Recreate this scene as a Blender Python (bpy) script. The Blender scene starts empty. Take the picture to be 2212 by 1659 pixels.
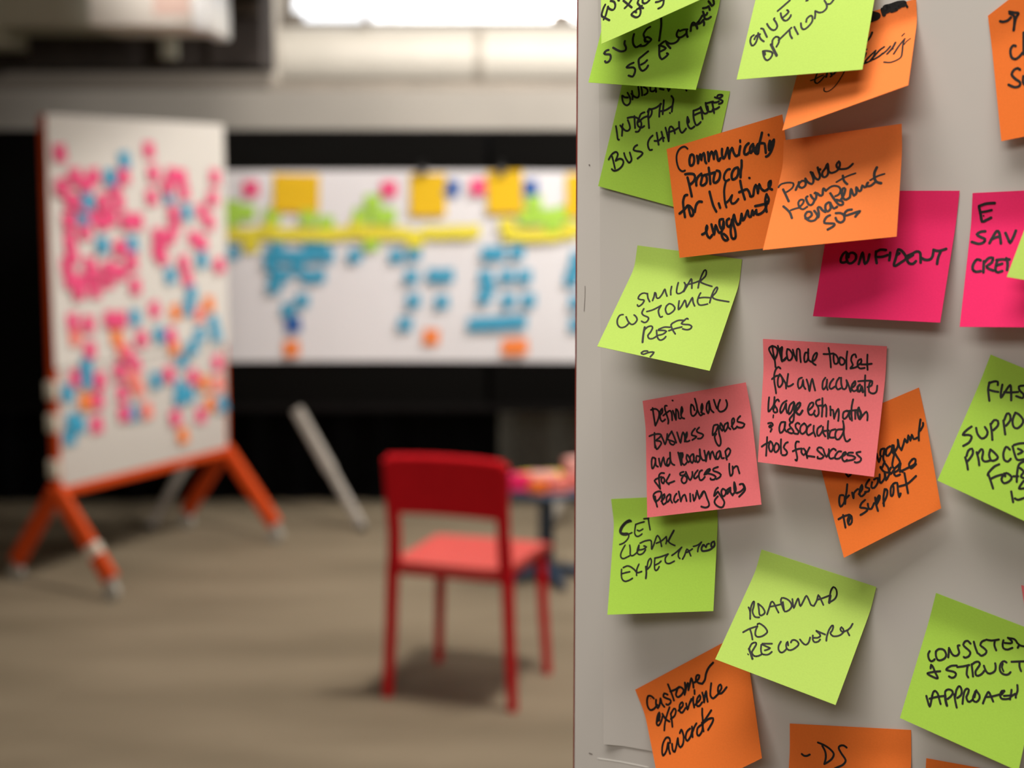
import bpy, bmesh, math, random
from mathutils import Vector, Matrix

# ---------------------------------------------------------------- camera, world, lights, exposure
scn = bpy.context.scene
col = scn.collection
R = math.radians
scn.view_settings.view_transform = 'Standard'
scn.view_settings.look = 'None'
scn.view_settings.gamma = 1.0
scn.view_settings.use_curve_mapping = False
scn.view_settings.exposure = 0.0
scn.cycles.use_denoising = True
scn.cycles.max_bounces = 8
scn.cycles.diffuse_bounces = 5
scn.cycles.sample_clamp_indirect = 6.0

cd = bpy.data.cameras.new('camera')
cam = bpy.data.objects.new('camera', cd)
col.objects.link(cam)
cam.location = (0, 0, 1.64)
cam.rotation_euler = (R(83), 0, 0)
cd.sensor_width = 36.0
cd.lens = 55.33
cd.clip_start = 0.05
cd.clip_end = 100
cd.dof.use_dof = True
cd.dof.focus_distance = 0.955
cd.dof.aperture_fstop = 55.33 / 11.0
cd.dof.aperture_blades = 0
scn.camera = cam

wd = bpy.data.worlds.new('daylight')
scn.world = wd
wd.use_nodes = True
wb = wd.node_tree.nodes['Background']
wb.inputs[0].default_value = (0.95, 0.97, 1.0, 1)
wb.inputs[1].default_value = 2.2

def area(name, loc, target, sx, sy, watts, colour):
    ld = bpy.data.lights.new(name, 'AREA')
    ld.shape = 'RECTANGLE'
    ld.size, ld.size_y = sx, sy
    ld.energy = watts
    ld.color = colour
    o = bpy.data.objects.new(name, ld)
    col.objects.link(o)
    o.location = loc
    o.rotation_euler = (Vector(target) - Vector(loc)).to_track_quat('-Z', 'Y').to_euler()
    return o

WARM = (1.0, 0.93, 0.84)
NEUTRAL = (1.0, 0.945, 0.875)
area('lamp_over_near_board', (-0.22, 0.36, 3.4), (-0.22, 0.361, 0.0), 1.5, 1.1, 56, NEUTRAL)
area('fill_behind_viewer', (-1.3, -2.2, 3.2), (0.3, 0.9, 1.4), 2.2, 0.8, 36, NEUTRAL)  # unseen fill, added to soften the shadows on the near board
area('lamp_over_chair', (0.5, 4.55, 3.8), (0.2, 4.9, 0.0), 0.5, 0.5, 122, WARM)
area('lamp_before_banner', (1.7, 6.1, 3.6), (0.0, 7.9, 1.55), 1.2, 0.5, 38, NEUTRAL).data.spread = R(105)
area('lamp_by_partition', (1.9, 7.9, 3.8), (1.2, 9.2, 2.1), 1.2, 0.4, 54, (1.0, 0.96, 0.89))
area('fill_left_of_partition', (-2.2, 8.45, 3.4), (-2.2, 9.2, 2.2), 1.6, 0.2, 0.4, WARM)  # unseen fill, added to lift the partition strip behind the soffit
area('fill_before_soffit', (-1.75, 5.2, 3.0), (-1.38, 6.95, 2.47), 0.4, 0.3, 0.85, NEUTRAL).data.spread = R(26)  # narrow unseen spot, added to brighten the white ceiling unit
area('lamp_back_of_room', (0.2, 9.0, 3.35), (0.2, 11.0, 2.55), 3.0, 0.3, 47, (1.0, 0.96, 0.89))

# ---------------------------------------------------------------- materials
def mat(name, rgb, rough=0.6, var=0.0, scale=8.0, bump=0.0, metal=0.0, spec=0.5, translucent=0.0, stretch=None, rgb2=None):
    m = bpy.data.materials.new(name)
    m.use_nodes = True
    nt = m.node_tree
    n, l = nt.nodes, nt.links
    b = n['Principled BSDF']
    b.inputs['Base Color'].default_value = (*rgb, 1)
    b.inputs['Roughness'].default_value = rough
    b.inputs['Metallic'].default_value = metal
    b.inputs['Specular IOR Level'].default_value = spec
    if var or bump or rgb2:
        tc = n.new('ShaderNodeTexCoord')
        mp = n.new('ShaderNodeMapping')
        mp.inputs['Scale'].default_value = stretch or (1, 1, 1)
        l.new(tc.outputs['Object'], mp.inputs['Vector'])
        nz = n.new('ShaderNodeTexNoise')
        nz.inputs['Scale'].default_value = scale
        nz.inputs['Detail'].default_value = 6
        l.new(mp.outputs['Vector'], nz.inputs['Vector'])
        if var or rgb2:
            cr = n.new('ShaderNodeValToRGB')
            lo = rgb2 or tuple(c * (1 - var) for c in rgb)
            hi = rgb if rgb2 else tuple(min(1, c * (1 + var)) for c in rgb)
            cr.color_ramp.elements[0].position = 0.3
            cr.color_ramp.elements[1].position = 0.7
            cr.color_ramp.elements[0].color = (*lo, 1)
            cr.color_ramp.elements[1].color = (*hi, 1)
            l.new(nz.outputs['Fac'], cr.inputs['Fac'])
            l.new(cr.outputs['Color'], b.inputs['Base Color'])
        if bump:
            bp = n.new('ShaderNodeBump')
            bp.inputs['Strength'].default_value = bump
            bp.inputs['Distance'].default_value = 0.002
            l.new(nz.outputs['Fac'], bp.inputs['Height'])
            l.new(bp.outputs['Normal'], b.inputs['Normal'])
    if translucent:
        tr = n.new('ShaderNodeBsdfTranslucent')
        tr.inputs['Color'].default_value = (*rgb, 1)
        mx = n.new('ShaderNodeMixShader')
        mx.inputs[0].default_value = translucent
        l.new(b.outputs[0], mx.inputs[1])
        l.new(tr.outputs[0], mx.inputs[2])
        l.new(mx.outputs[0], n['Material Output'].inputs['Surface'])
    return m

def note_paper(name, rgb):
    return mat(name, rgb, 0.85, var=0.025, scale=900, bump=0.05, spec=0.12, translucent=0.10)

M = {
    'green': note_paper('green_note_paper', (0.43, 0.70, 0.085)),
    'lime': note_paper('lime_note_paper', (0.50, 0.715, 0.14)),
    'apricot': note_paper('light_orange_marker_note_paper', (0.96, 0.25, 0.062)),
    'orange': note_paper('orange_note_paper', (0.95, 0.215, 0.038)),
    'pink': note_paper('salmon_pink_note_paper', (0.95, 0.215, 0.235)),
    'magenta': note_paper('magenta_note_paper', (0.92, 0.032, 0.165)),
    'ink': mat('black_marker_ink', (0.010, 0.008, 0.008), 0.55, var=0.3, scale=300, spec=0.25),
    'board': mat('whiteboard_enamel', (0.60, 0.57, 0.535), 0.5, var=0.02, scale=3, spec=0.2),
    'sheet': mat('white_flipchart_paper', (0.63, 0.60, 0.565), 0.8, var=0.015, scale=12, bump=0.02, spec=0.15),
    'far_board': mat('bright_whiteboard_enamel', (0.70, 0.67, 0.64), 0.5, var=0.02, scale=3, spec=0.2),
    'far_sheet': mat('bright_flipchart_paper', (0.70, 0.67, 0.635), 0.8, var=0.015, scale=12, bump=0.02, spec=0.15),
    'frame': mat('orange_lacquered_steel', (0.68, 0.075, 0.010), 0.6, var=0.08, scale=20, spec=0.2),
    'edge': mat('dark_red_board_edge', (0.22, 0.03, 0.02), 0.5, var=0.1, scale=30),
    'caster': mat('grey_rubber_caster', (0.42, 0.40, 0.36), 0.5, var=0.1, scale=60),
    'scratch': mat('pale_scratch', (0.9, 0.88, 0.84), 0.5, var=0.05, scale=100),
    'scuff': mat('dark_scuff', (0.2, 0.17, 0.15), 0.6, var=0.2, scale=100),
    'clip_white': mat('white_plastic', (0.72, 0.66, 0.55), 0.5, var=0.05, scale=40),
    'felt': mat('black_felt', (0.005, 0.0048, 0.0045), 0.9, var=0.25, scale=60, bump=0.3, spec=0.04),
    'felt_rail': mat('black_panel_rail', (0.008, 0.007, 0.007), 0.8, var=0.2, scale=30, spec=0.05),
    'silver': mat('silver_grey_steel', (0.40, 0.37, 0.33), 0.45, var=0.06, scale=30, metal=0.3),
    'curtain': mat('black_curtain', (0.006, 0.006, 0.007), 0.95, var=0.3, scale=25, spec=0.05),
    'curtain_grey': mat('dark_grey_curtain', (0.14, 0.14, 0.13), 0.95, var=0.25, scale=25, spec=0.05),
    'banner': mat('white_banner_paper', (0.80, 0.79, 0.83), 0.8, var=0.03, scale=2.0, bump=0.03, spec=0.1),
    'note_pink': note_paper('hot_pink_note_paper', (0.88, 0.10, 0.25)),
    'note_coral': note_paper('coral_note_paper', (0.95, 0.26, 0.22)),
    'note_orange': note_paper('light_orange_note_paper', (0.95, 0.27, 0.07)),
    'note_blue': note_paper('sky_blue_note_paper', (0.065, 0.38, 0.60)),
    'note_navy': note_paper('dark_blue_note_paper', (0.04, 0.13, 0.42)),
    'note_yellow': note_paper('lemon_yellow_note_paper', (0.84, 0.74, 0.07)),
    'note_gold': note_paper('golden_yellow_sheet_paper', (0.86, 0.55, 0.025)),
    'note_green': note_paper('grass_green_note_paper', (0.44, 0.72, 0.10)),
    'black_steel': mat('black_steel', (0.02, 0.018, 0.018), 0.5, var=0.1, scale=40),
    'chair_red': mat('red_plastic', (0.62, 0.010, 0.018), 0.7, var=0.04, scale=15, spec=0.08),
    'chair_seat_lit': mat('lit_red_seat_plastic', (0.70, 0.10, 0.088), 0.6, var=0.03, scale=15, spec=0.2),  # the same red plastic, with overhead light put into the seat colour
    'navy': mat('navy_blue_lacquer', (0.022, 0.05, 0.10), 0.45, var=0.1, scale=20),
    'floor': mat('worn_concrete', (0.29, 0.236, 0.165), 0.65, scale=2.2, bump=0.05, spec=0.15, stretch=(0.45, 1.6, 1), rgb2=(0.205, 0.165, 0.112)),
    'wall': mat('grey_beige_plaster', (0.52, 0.48, 0.43), 0.85, var=0.05, scale=1.5, bump=0.05),
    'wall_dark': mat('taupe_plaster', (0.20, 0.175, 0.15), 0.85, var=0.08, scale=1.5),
    'ceiling': mat('off_white_ceiling', (0.48, 0.45, 0.41), 0.9, var=0.04, scale=2),
    'duct': mat('cream_painted_duct', (0.78, 0.73, 0.65), 0.35, var=0.03, scale=4, spec=0.5),
    'duct_joint': mat('cream_duct_flange', (0.50, 0.45, 0.39), 0.4, var=0.04, scale=8),
    'ledge': mat('brown_grey_timber', (0.36, 0.31, 0.26), 0.6, var=0.1, scale=6),
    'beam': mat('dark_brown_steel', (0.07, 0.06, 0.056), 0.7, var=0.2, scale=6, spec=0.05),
    'beam_lit': mat('lit_brown_steel', (0.10, 0.08, 0.065), 0.7, var=0.15, scale=6, spec=0.2),  # lighter copy of the beam steel, its lit tone put into the colour
    'olive': mat('olive_grey_sheet_metal', (0.50, 0.49, 0.40), 0.6, var=0.1, scale=3),
    'unit': mat('white_enamel', (0.80, 0.74, 0.67), 0.5, var=0.02, scale=5),
    'unit_pink': mat('pale_pink_label', (0.75, 0.52, 0.44), 0.6, var=0.03, scale=9),
}
gm = bpy.data.materials.new('window_glass')
gm.use_nodes = True
gn, gl = gm.node_tree.nodes, gm.node_tree.links
gt, gg, gx = gn.new('ShaderNodeBsdfTransparent'), gn.new('ShaderNodeBsdfGlossy'), gn.new('ShaderNodeMixShader')
gg.inputs['Roughness'].default_value = 0.02
gx.inputs[0].default_value = 0.05
gl.new(gt.outputs[0], gx.inputs[1]); gl.new(gg.outputs[0], gx.inputs[2])
gl.new(gx.outputs[0], gn['Material Output'].inputs['Surface'])
M['glass'] = gm

# ---------------------------------------------------------------- mesh helpers
class MB:
    def __init__(self):
        self.v, self.f, self.s = [], [], []
    def add(self, vs, fs, smooth=False):
        k = len(self.v)
        self.v += [tuple(p) for p in vs]
        for f in fs:
            self.f.append([i + k for i in f])
            self.s.append(smooth)
    def box(self, lo, hi, mtx=None):
        (a, b, c), (d, e, g) = lo, hi
        vs = [Vector(p) for p in ((a, b, c), (d, b, c), (d, e, c), (a, e, c), (a, b, g), (d, b, g), (d, e, g), (a, e, g))]
        if mtx: vs = [mtx @ p for p in vs]
        self.add(vs, [(3, 2, 1, 0), (4, 5, 6, 7), (0, 1, 5, 4), (1, 2, 6, 5), (2, 3, 7, 6), (3, 0, 4, 7)])
    def rbox(self, lo, hi, r=0.01, seg=3, mtx=None):
        bm = bmesh.new()
        bmesh.ops.create_cube(bm, size=1)
        for v in bm.verts:
            v.co = Vector([lo[i] + (v.co[i] + 0.5) * (hi[i] - lo[i]) for i in range(3)])
        bmesh.ops.bevel(bm, geom=list(bm.edges), offset=r, segments=seg, affect='EDGES', profile=0.5)
        bm.verts.index_update()
        vs = [mtx @ v.co if mtx else v.co.copy() for v in bm.verts]
        self.add(vs, [[v.index for v in f.verts] for f in bm.faces], True)
        bm.free()
    def tube(self, pts, rad, n=14, squash=None):
        """a round (or, with squash = (a, b), rounded rectangular) bar along pts"""
        pts = [Vector(p) for p in pts]
        rad = rad if isinstance(rad, (list, tuple)) else [rad] * len(pts)
        rings, k0 = [], len(self.v)
        for i, p in enumerate(pts):
            t = (pts[min(i + 1, len(pts) - 1)] - pts[max(i - 1, 0)]).normalized()
            ref = Vector((0, 1, 0)) if abs(t.y) < 0.9 else Vector((1, 0, 0))
            a = t.cross(ref).normalized(); b = a.cross(t).normalized()
            ring = []
            for q in range(n):
                an = 2 * math.pi * (q + 0.5) / n
                ca, sa = math.cos(an), math.sin(an)
                if squash:
                    ca = math.copysign(abs(ca) ** 0.45, ca) * squash[0]
                    sa = math.copysign(abs(sa) ** 0.45, sa) * squash[1]
                ring.append(p + (a * ca + b * sa) * rad[i])
            rings.append(ring)
        vs = [q for r_ in rings for q in r_]
        fs = []
        for i in range(len(pts) - 1):
            for q in range(n):
                q2 = (q + 1) % n
                fs.append((i * n + q, i * n + q2, (i + 1) * n + q2, (i + 1) * n + q))
        self.add(vs, fs, True)
        self.add(rings[0], [tuple(range(n - 1, -1, -1))])
        self.add(rings[-1], [tuple(range(n))])
    def lathe(self, prof, centre=(0, 0, 0), n=28):
        c = Vector(centre)
        vs = [c + Vector((r_ * math.cos(2 * math.pi * q / n), r_ * math.sin(2 * math.pi * q / n), z)) for r_, z in prof for q in range(n)]
        fs = []
        for i in range(len(prof) - 1):
            for q in range(n):
                q2 = (q + 1) % n
                fs.append((i * n + q, i * n + q2, (i + 1) * n + q2, (i + 1) * n + q))
        fs += [tuple(range(n - 1, -1, -1)), tuple(range((len(prof) - 1) * n, len(prof) * n))]
        self.add(vs, fs, True)
    def sheet(self, fn, nu, nv, thick, nrm):
        """a sheet of real thickness over fn(s, t), s and t in 0..1; nrm(s, t) is its front normal"""
        fr, bk = [], []
        for j in range(nv + 1):
            for i in range(nu + 1):
                s, t = i / nu, j / nv
                p, q = fn(s, t), nrm(s, t)
                fr.append(p); bk.append(p - q * thick)
        w = nu + 1
        g = [(j * w + i, (j + 1) * w + i, (j + 1) * w + i + 1, j * w + i + 1) for j in range(nv) for i in range(nu)]
        self.add(fr, g, True)
        self.add(bk, [tuple(reversed(q)) for q in g], True)
        rim = [i for i in range(w)] + [j * w + nu for j in range(1, nv + 1)] + [nv * w + i for i in range(nu - 1, -1, -1)] + [j * w for j in range(nv - 1, 0, -1)]
        m = len(rim)
        self.add([fr[i] for i in rim] + [bk[i] for i in rim], [(k, (k + 1) % m, (k + 1) % m + m, k + m) for k in range(m)])
    def build(self, name, m, parent=None, loc=None, origin=None):
        me = bpy.data.meshes.new(name)
        vs = self.v if origin is None else [tuple(Vector(p) - Vector(origin)) for p in self.v]
        me.from_pydata(vs, [], self.f)
        me.polygons.foreach_set('use_smooth', self.s)
        me.materials.append(m)
        me.update()
        o = bpy.data.objects.new(name, me)
        col.objects.link(o)
        if parent is not None: o.parent = parent
        if origin is not None and parent is None: o.location = origin
        if loc is not None: o.location = loc
        return o

def tag(o, label, cat, group=None, kind=None):
    o['label'] = label
    o['category'] = cat
    if group: o['group'] = group
    if kind: o['kind'] = kind
    return o

def structure(o, label=None):
    o['kind'] = 'structure'
    if label: o['label'] = label
    return o

def empty(name, loc, rz=0.0):
    o = bpy.data.objects.new(name, None)
    o.empty_display_size = 0.1
    col.objects.link(o)
    o.location = loc
    o.rotation_euler = (0, 0, rz)
    return o

def copy_tree(o, parent=None):
    c = o.copy()
    col.objects.link(c)
    c.parent = parent
    for ch in list(o.children):
        copy_tree(ch, c)
    return c

ORD = ['first', 'second', 'third', 'fourth', 'fifth', 'sixth', 'seventh', 'eighth', 'ninth', 'tenth', 'eleventh', 'twelfth',
       'thirteenth', 'fourteenth', 'fifteenth', 'sixteenth', 'seventeenth', 'eighteenth', 'nineteenth', 'twentieth']

# ---------------------------------------------------------------- the room
b = MB(); b.box((-5.6, -3.1, -0.1), (6.1, 12.3, 0.0)); structure(b.build('floor', M['floor']), 'worn grey brown concrete floor')
b = MB(); b.box((-5.6, -3.1, 4.0), (6.1, 12.3, 4.12)); structure(b.build('ceiling', M['ceiling']))
b = MB(); b.box((-5.6, -3.1, 0), (-5.5, 12.3, 4.0)); structure(b.build('wall_left', M['wall_dark']))
b = MB(); b.box((6.0, -3.1, 0), (6.1, 12.3, 4.0)); structure(b.build('wall_right', M['wall']))
b = MB(); b.box((-5.5, -3.1, 0), (6.0, -3.0, 4.0)); structure(b.build('wall_front', M['wall']))
WX0, WX1, WZ0, WZ1 = -1.70, 3.6, 2.87, 3.75                            # the window opening high in the back wall
b = MB()
b.box((-5.5, 12.0, 0), (6.0, 12.2, WZ0)); b.box((-5.5, 12.0, WZ1), (6.0, 12.2, 4.0))
b.box((-5.5, 12.0, WZ0), (WX0, 12.2, WZ1)); b.box((WX1, 12.0, WZ0), (6.0, 12.2, WZ1))
structure(b.build('wall_back', M['wall']))
b = MB(); b.box((-5.5, 9.2, 0), (6.0, 9.35, 2.215)); structure(b.build('wall_middle', M['wall']), 'grey beige partition wall showing above the black panels')

w = empty('window_1', ((WX0 + WX1) / 2, 12.1, WZ0)); structure(w, 'bright white window strip high in the back wall')
wx = (WX0 + WX1) / 2
b = MB(); b.box((WX0 - wx, -0.06, 0.0), (WX1 - wx, 0.06, 0.03)); b.box((WX0 - wx, -0.06, WZ1 - WZ0 - 0.04), (WX1 - wx, 0.06, WZ1 - WZ0))
b.box((WX0 - wx, -0.06, 0.03), (WX0 - wx + 0.05, 0.06, WZ1 - WZ0 - 0.04)); b.box((WX1 - wx - 0.05, -0.06, 0.03), (WX1 - wx, 0.06, WZ1 - WZ0 - 0.04))
b.build('window_frame', M['ledge'], w)
b = MB(); b.box((WX0 - wx + 0.05, -0.005, 0.03), (WX1 - wx - 0.05, 0.005, WZ1 - WZ0 - 0.04)); b.build('pane', M['glass'], w)
b = MB(); b.box((WX0 - wx - 0.1, -0.25, -0.05), (WX1 - wx + 0.1, -0.06, 0.0)); b.build('window_sill', M['ledge'], w)
for x in (-1.62, 0.37):
    b = MB(); b.rbox((x - wx - 0.07, -0.16, 0.0), (x - wx + 0.07, -0.08, 0.085), 0.012); b.build('window_stay', M['ledge'], w)

# cream duct along the back wall
dk = empty('air_duct', (0.6, 11.0, 2.545)); tag(dk, 'round cream air duct running along the back wall under the window', 'duct')
b = MB(); b.tube([(-2.25, 0, 0), (4.6, 0, 0.0)], 0.205, 36); b.build('duct_pipe', M['duct'], dk)
for x in (-0.85, 1.9):
    b = MB(); b.tube([(x, 0, 0), (x + 0.06, 0, 0)], 0.218, 36); b.build('flange', M['duct_joint'], dk)
for x in (-1.6, 0.9, 3.2):
    b = MB(); b.box((x - 0.02, -0.015, 0.19), (x + 0.02, 0.015, 1.455)); b.box((x - 0.02, -0.23, 0.205), (x + 0.02, 0.23, 0.22)); b.build('hanger', M['ledge'], dk)
lg = MB(); lg.box((-5.5, 11.55, 2.30), (6.0, 12.0, 2.36)); structure(lg.build('trim_1', M['ledge']), 'brown grey ledge along the back wall below the duct')
lg = MB(); lg.box((-5.5, 9.55, 2.225), (-1.45, 9.7, 2.40)); structure(lg.build('soffit_shade_strip', M['wall_dark']), 'soffit shade modelled as a dark taupe band above the partition wall')  # dark strip added for the shade above the partition wall
lg = MB(); lg.box((-1.45, 9.55, 2.225), (6.0, 9.7, 2.288)); structure(lg.build('duct_shade_strip', M['ledge']), 'shadow under the cream duct modelled as a thin brown strip')  # brown strip added in place of the shadow below the duct

b = MB(); b.box((-1.0, 3.6, 2.68), (-0.85, 7.5, 3.25)); b.box((-1.08, 3.6, 2.66), (-0.77, 7.5, 2.68)); b.box((-1.08, 3.6, 3.25), (-0.77, 7.5, 3.27))
for y in (4.0, 5.6, 7.2): b.box((-0.95, y, 3.27), (-0.90, y + 0.05, 4.0))
tag(b.build('unseen_shade_beam', M['beam']), 'added unseen steel beam that shades the orange-framed whiteboard', 'ceiling beam')  # beam added out of view to shade the far whiteboard's top
# dark steel soffit with the units that hang under the ceiling at the left
s = empty('ceiling_soffit', (-1.68, 7.6, 2.228)); tag(s, 'dark brown steel soffit hung under the ceiling above the orange-framed whiteboard', 'ceiling beam')
b = MB(); b.box((-0.86, 0, 0.0), (0.49, 0.4, 0.208)); b.box((-2.3, 0, -0.018), (-0.86, 0.4, 0.28)); b.build('lower_beam', M['beam'], s)
b = MB(); b.box((0.25, -0.02, 0.0), (0.495, 0.4, 0.88)); b.build('end_panel', M['beam'], s)
b = MB(); b.box((0.252, -0.045, 0.235), (0.49, -0.02, 0.30)); b.build('rail', M['beam_lit'], s)
b = MB(); b.box((0.252, -0.045, 0.353), (0.49, -0.02, 0.53)); b.build('rail', M['beam_lit'], s)
b = MB(); b.box((-2.3, 0.25, 0.2), (0.265, 0.4, 1.0)); b.build('back_plate', M['beam'], s)
b = MB()
for x in (-2.0, -0.5, 0.37): b.box((x - 0.03, 0.2, 0.8), (x + 0.03, 0.26, 1.772))
b.build('hanger_rod', M['beam'], s)
b = MB(); b.rbox((0.02, -0.05, 0.03), (0.10, -0.0, 0.2), 0.006); b.build('junction_box', M['olive'], s)
o = empty('metal_duct_box', (-2.26, 7.2, 2.355)); tag(o, 'olive grey rectangular metal duct box beside the white ceiling unit', 'duct')
b = MB(); b.rbox((0.0, -0.2, 0.0), (0.43, 0.3, 0.5), 0.01); b.rbox((-0.35, -0.15, -0.07), (0.0, 0.3, 0.5), 0.01); b.build('casing', M['olive'], o)
b = MB(); b.box((0.05, -0.215, 0.0), (0.075, -0.2, 0.5)); b.build('seam_flange', M['olive'], o)
b = MB()
for x in (-0.15, 0.22): b.box((x - 0.015, -0.015, 0.5), (x + 0.015, 0.015, 1.645))
b.build('hanger_rod', M['beam'], o)
o = empty('ceiling_unit', (-1.62, 6.95, 2.325)); tag(o, 'white boxy ceiling unit with a pale pink plate and bright end cap', 'ceiling unit')
b = MB(); b.rbox((-0.155, -0.22, 0.0), (0.285, 0.26, 0.37), 0.012); b.build('casing', M['unit'], o)
b = MB(); b.rbox((0.285, -0.24, -0.018), (0.357, 0.26, 0.39), 0.012); b.build('end_cap', mat('bright_white_enamel', (0.95, 0.95, 0.95), 0.3, var=0.02, scale=5), o)
b = MB(); b.box((0.12, -0.226, 0.045), (0.27, -0.22, 0.25)); b.build('label_plate', M['unit_pink'], o)
b = MB()
for x in (-0.1, 0.24): b.box((x - 0.012, 0.0, 0.37), (x + 0.012, 0.024, 1.675))
b.build('hanger_rod', M['silver'], o)
o = empty('vertical_pipe', (-1.585, 10.6, 2.2)); tag(o, 'pale vertical pipe in front of the end of the cream air duct', 'pipe')
b = MB(); b.tube([(0, 0, -2.2), (0, 0, 1.8)], 0.05, 24); b.build('pipe', M['duct_joint'], o)
b = MB(); b.tube([(0, 0, 0.3), (0, 0, 0.36)], 0.062, 24); b.build('pipe_collar', M['duct_joint'], o)

# ---------------------------------------------------------------- curtains and the black display panels
def drape(name, x0, x1, y, z1, m, amp, per, label):
    mb = MB()
    n = int((x1 - x0) / per * 10)
    def fn(s_, t_):
        x = x0 + (x1 - x0) * s_
        return Vector((x, y + amp * math.sin(2 * math.pi * x / per) + 0.4 * amp * math.sin(2 * math.pi * x / (per * 2.7) + 1), z1 * (1 - t_)))
    mb.sheet(fn, n, 6, 0.004, lambda s_, t_: Vector((0, -1, 0)))
    o = mb.build(name, m)
    return tag(o, label, 'curtain')
drape('curtain', -4.6, 0.1, 8.27, 1.94, M['curtain'], 0.025, 0.22, 'long black floor length curtain behind the black display panels')
drape('curtain', -0.07, 3.4, 8.16, 1.94, M['curtain_grey'], 0.03, 0.26, 'dark grey floor length curtain behind the pedestal stool')

def display_panel(x0, x1, label, feet):
    o = empty('display_panel', ((x0 + x1) / 2, 7.75, 0))
    cx = (x0 + x1) / 2
    b_ = MB(); b_.rbox((x0 - cx + 0.012, 0, 0.585), (x1 - cx - 0.012, 0.035, 1.915), 0.006); b_.build('felt_panel', M['felt'], o)
    b_ = MB(); b_.rbox((x0 - cx, -0.004, 0.55), (x1 - cx, 0.039, 0.585), 0.004); b_.build('bottom_rail', M['felt_rail'], o)
    b_ = MB(); b_.rbox((x0 - cx, -0.004, 1.915), (x1 - cx, 0.039, 1.935), 0.004); b_.build('top_rail', M['felt_rail'], o)
    for xa, xf in feet:
        lg_ = MB(); p0, p1 = Vector((xa - cx, 0.0, 0.56)), Vector((xf - cx, -0.24, 0.02))
        k = p0.lerp(p1, 0.53)
        lg_.tube([p0, k], [1, 1], 12, (0.030, 0.016)); lg = lg_.build('leg', M['silver'], o)
        e = MB(); e.tube([k, p1], [1, 1], 12, (0.024, 0.013)); e.build('lower_leg', M['silver'], lg)
        e = MB(); e.lathe([(0.022, -0.02), (0.024, -0.012), (0.018, 0.012)], p1, 16); e.build('foot', M['black_steel'], lg)
    tag(o, label, 'display panel', 'black felt display panels behind the whiteboard')
    return o
display_panel(-3.45, -1.9905, 'black felt display panel seen beside the left edge of the orange-framed whiteboard', [(-3.2, -3.4), (-2.95, -2.72)])
display_panel(-1.99, -0.1155, 'black felt display panel on two splayed silver legs behind the red chair', [(-1.47, -1.757), (-1.07, -0.73)])
display_panel(-0.115, 1.75, 'black felt display panel behind the pedestal stool, next to the near whiteboard', [(0.50, 0.165), (1.0, 1.3)])

bn = MB()
bn.sheet(lambda s_, t_: Vector((-1.72 + 3.1 * s_, 7.738 - 0.004 * math.sin(9 * s_) * t_, 1.735 - 0.935 * t_ + 0.004 * math.sin(5 * s_))), 40, 8, 0.0006, lambda s_, t_: Vector((0, -1, 0)))
bn = bn.build('banner_sheet', M['banner'])
tag(bn, 'long white paper banner of colourful notes hung on the black panels', 'paper banner')
for x, lab in ((-0.435, 'small black clip at the top of the golden sheet in the middle of the banner'), (-0.05, 'small black clip at the top of the golden sheet nearest the near whiteboard')):
    o = empty('binder_clip', (x, 7.715, 1.73)); tag(o, lab, 'clip', 'binder clips along the banner top')
    b = MB(); b.add([(-0.02, -0.013, -0.012), (0.02, -0.013, -0.012), (0.02, 0.013, -0.012), (-0.02, 0.013, -0.012), (-0.02, -0.003, 0.022), (0.02, -0.003, 0.022), (0.02, 0.003, 0.022), (-0.02, 0.003, 0.022)],
                    [(3, 2, 1, 0), (4, 5, 6, 7), (0, 1, 5, 4), (1, 2, 6, 5), (2, 3, 7, 6), (3, 0, 4, 7)]); b.build('clip_body', M['black_steel'], o)
    for sg in (-1, 1):
        b = MB(); b.tube([(-0.010, sg * 0.004, 0.02), (-0.012, sg * 0.010, 0.05), (0.012, sg * 0.010, 0.05), (0.010, sg * 0.004, 0.02)], 0.0015, 8); b.build('wire_handle', M['black_steel'], o)

# ---------------------------------------------------------------- small notes: one mesh per kind, then copies
SMALL = {}
def small_note(kind, w_, h_, loc, rz, tilt, curl=0.008):
    key = (kind, w_, h_, curl)
    if key not in SMALL:
        mb = MB()
        def fn(s_, t_):
            k = max(0.0, t_ - 0.15) / 0.85
            return Vector(((s_ - 0.5) * w_, -0.0012 - curl * k ** 1.6, -t_ * h_ + 0.5 * h_))
        mb.sheet(fn, 2, 6, 0.0003, lambda s_, t_: Vector((0, -1, 0)))
        o = mb.build('sticky_note', M['note_' + kind])
        SMALL[key] = o
    else:
        o = SMALL[key].copy()
        col.objects.link(o)
    o.matrix_world = Matrix.Translation(loc) @ Matrix.Rotation(rz, 4, 'Z') @ Matrix.Rotation(R(tilt), 4, 'Y')
    return o

COLOUR = {'pink': 'hot pink', 'coral': 'pale coral', 'orange': 'orange', 'blue': 'sky blue', 'navy': 'dark blue', 'yellow': 'lemon yellow', 'gold': 'golden yellow', 'green': 'grass green'}
def rows(items):
    """split notes of one cluster into rows from the top, each sorted from left to right"""
    out = []
    for it in sorted(items, key=lambda q: -q[2]):
        if out and out[-1][0][2] - it[2] < 0.045: out[-1].append(it)
        else: out.append([it])
    return [sorted(r_, key=lambda q: q[1]) for r_ in out]

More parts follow.
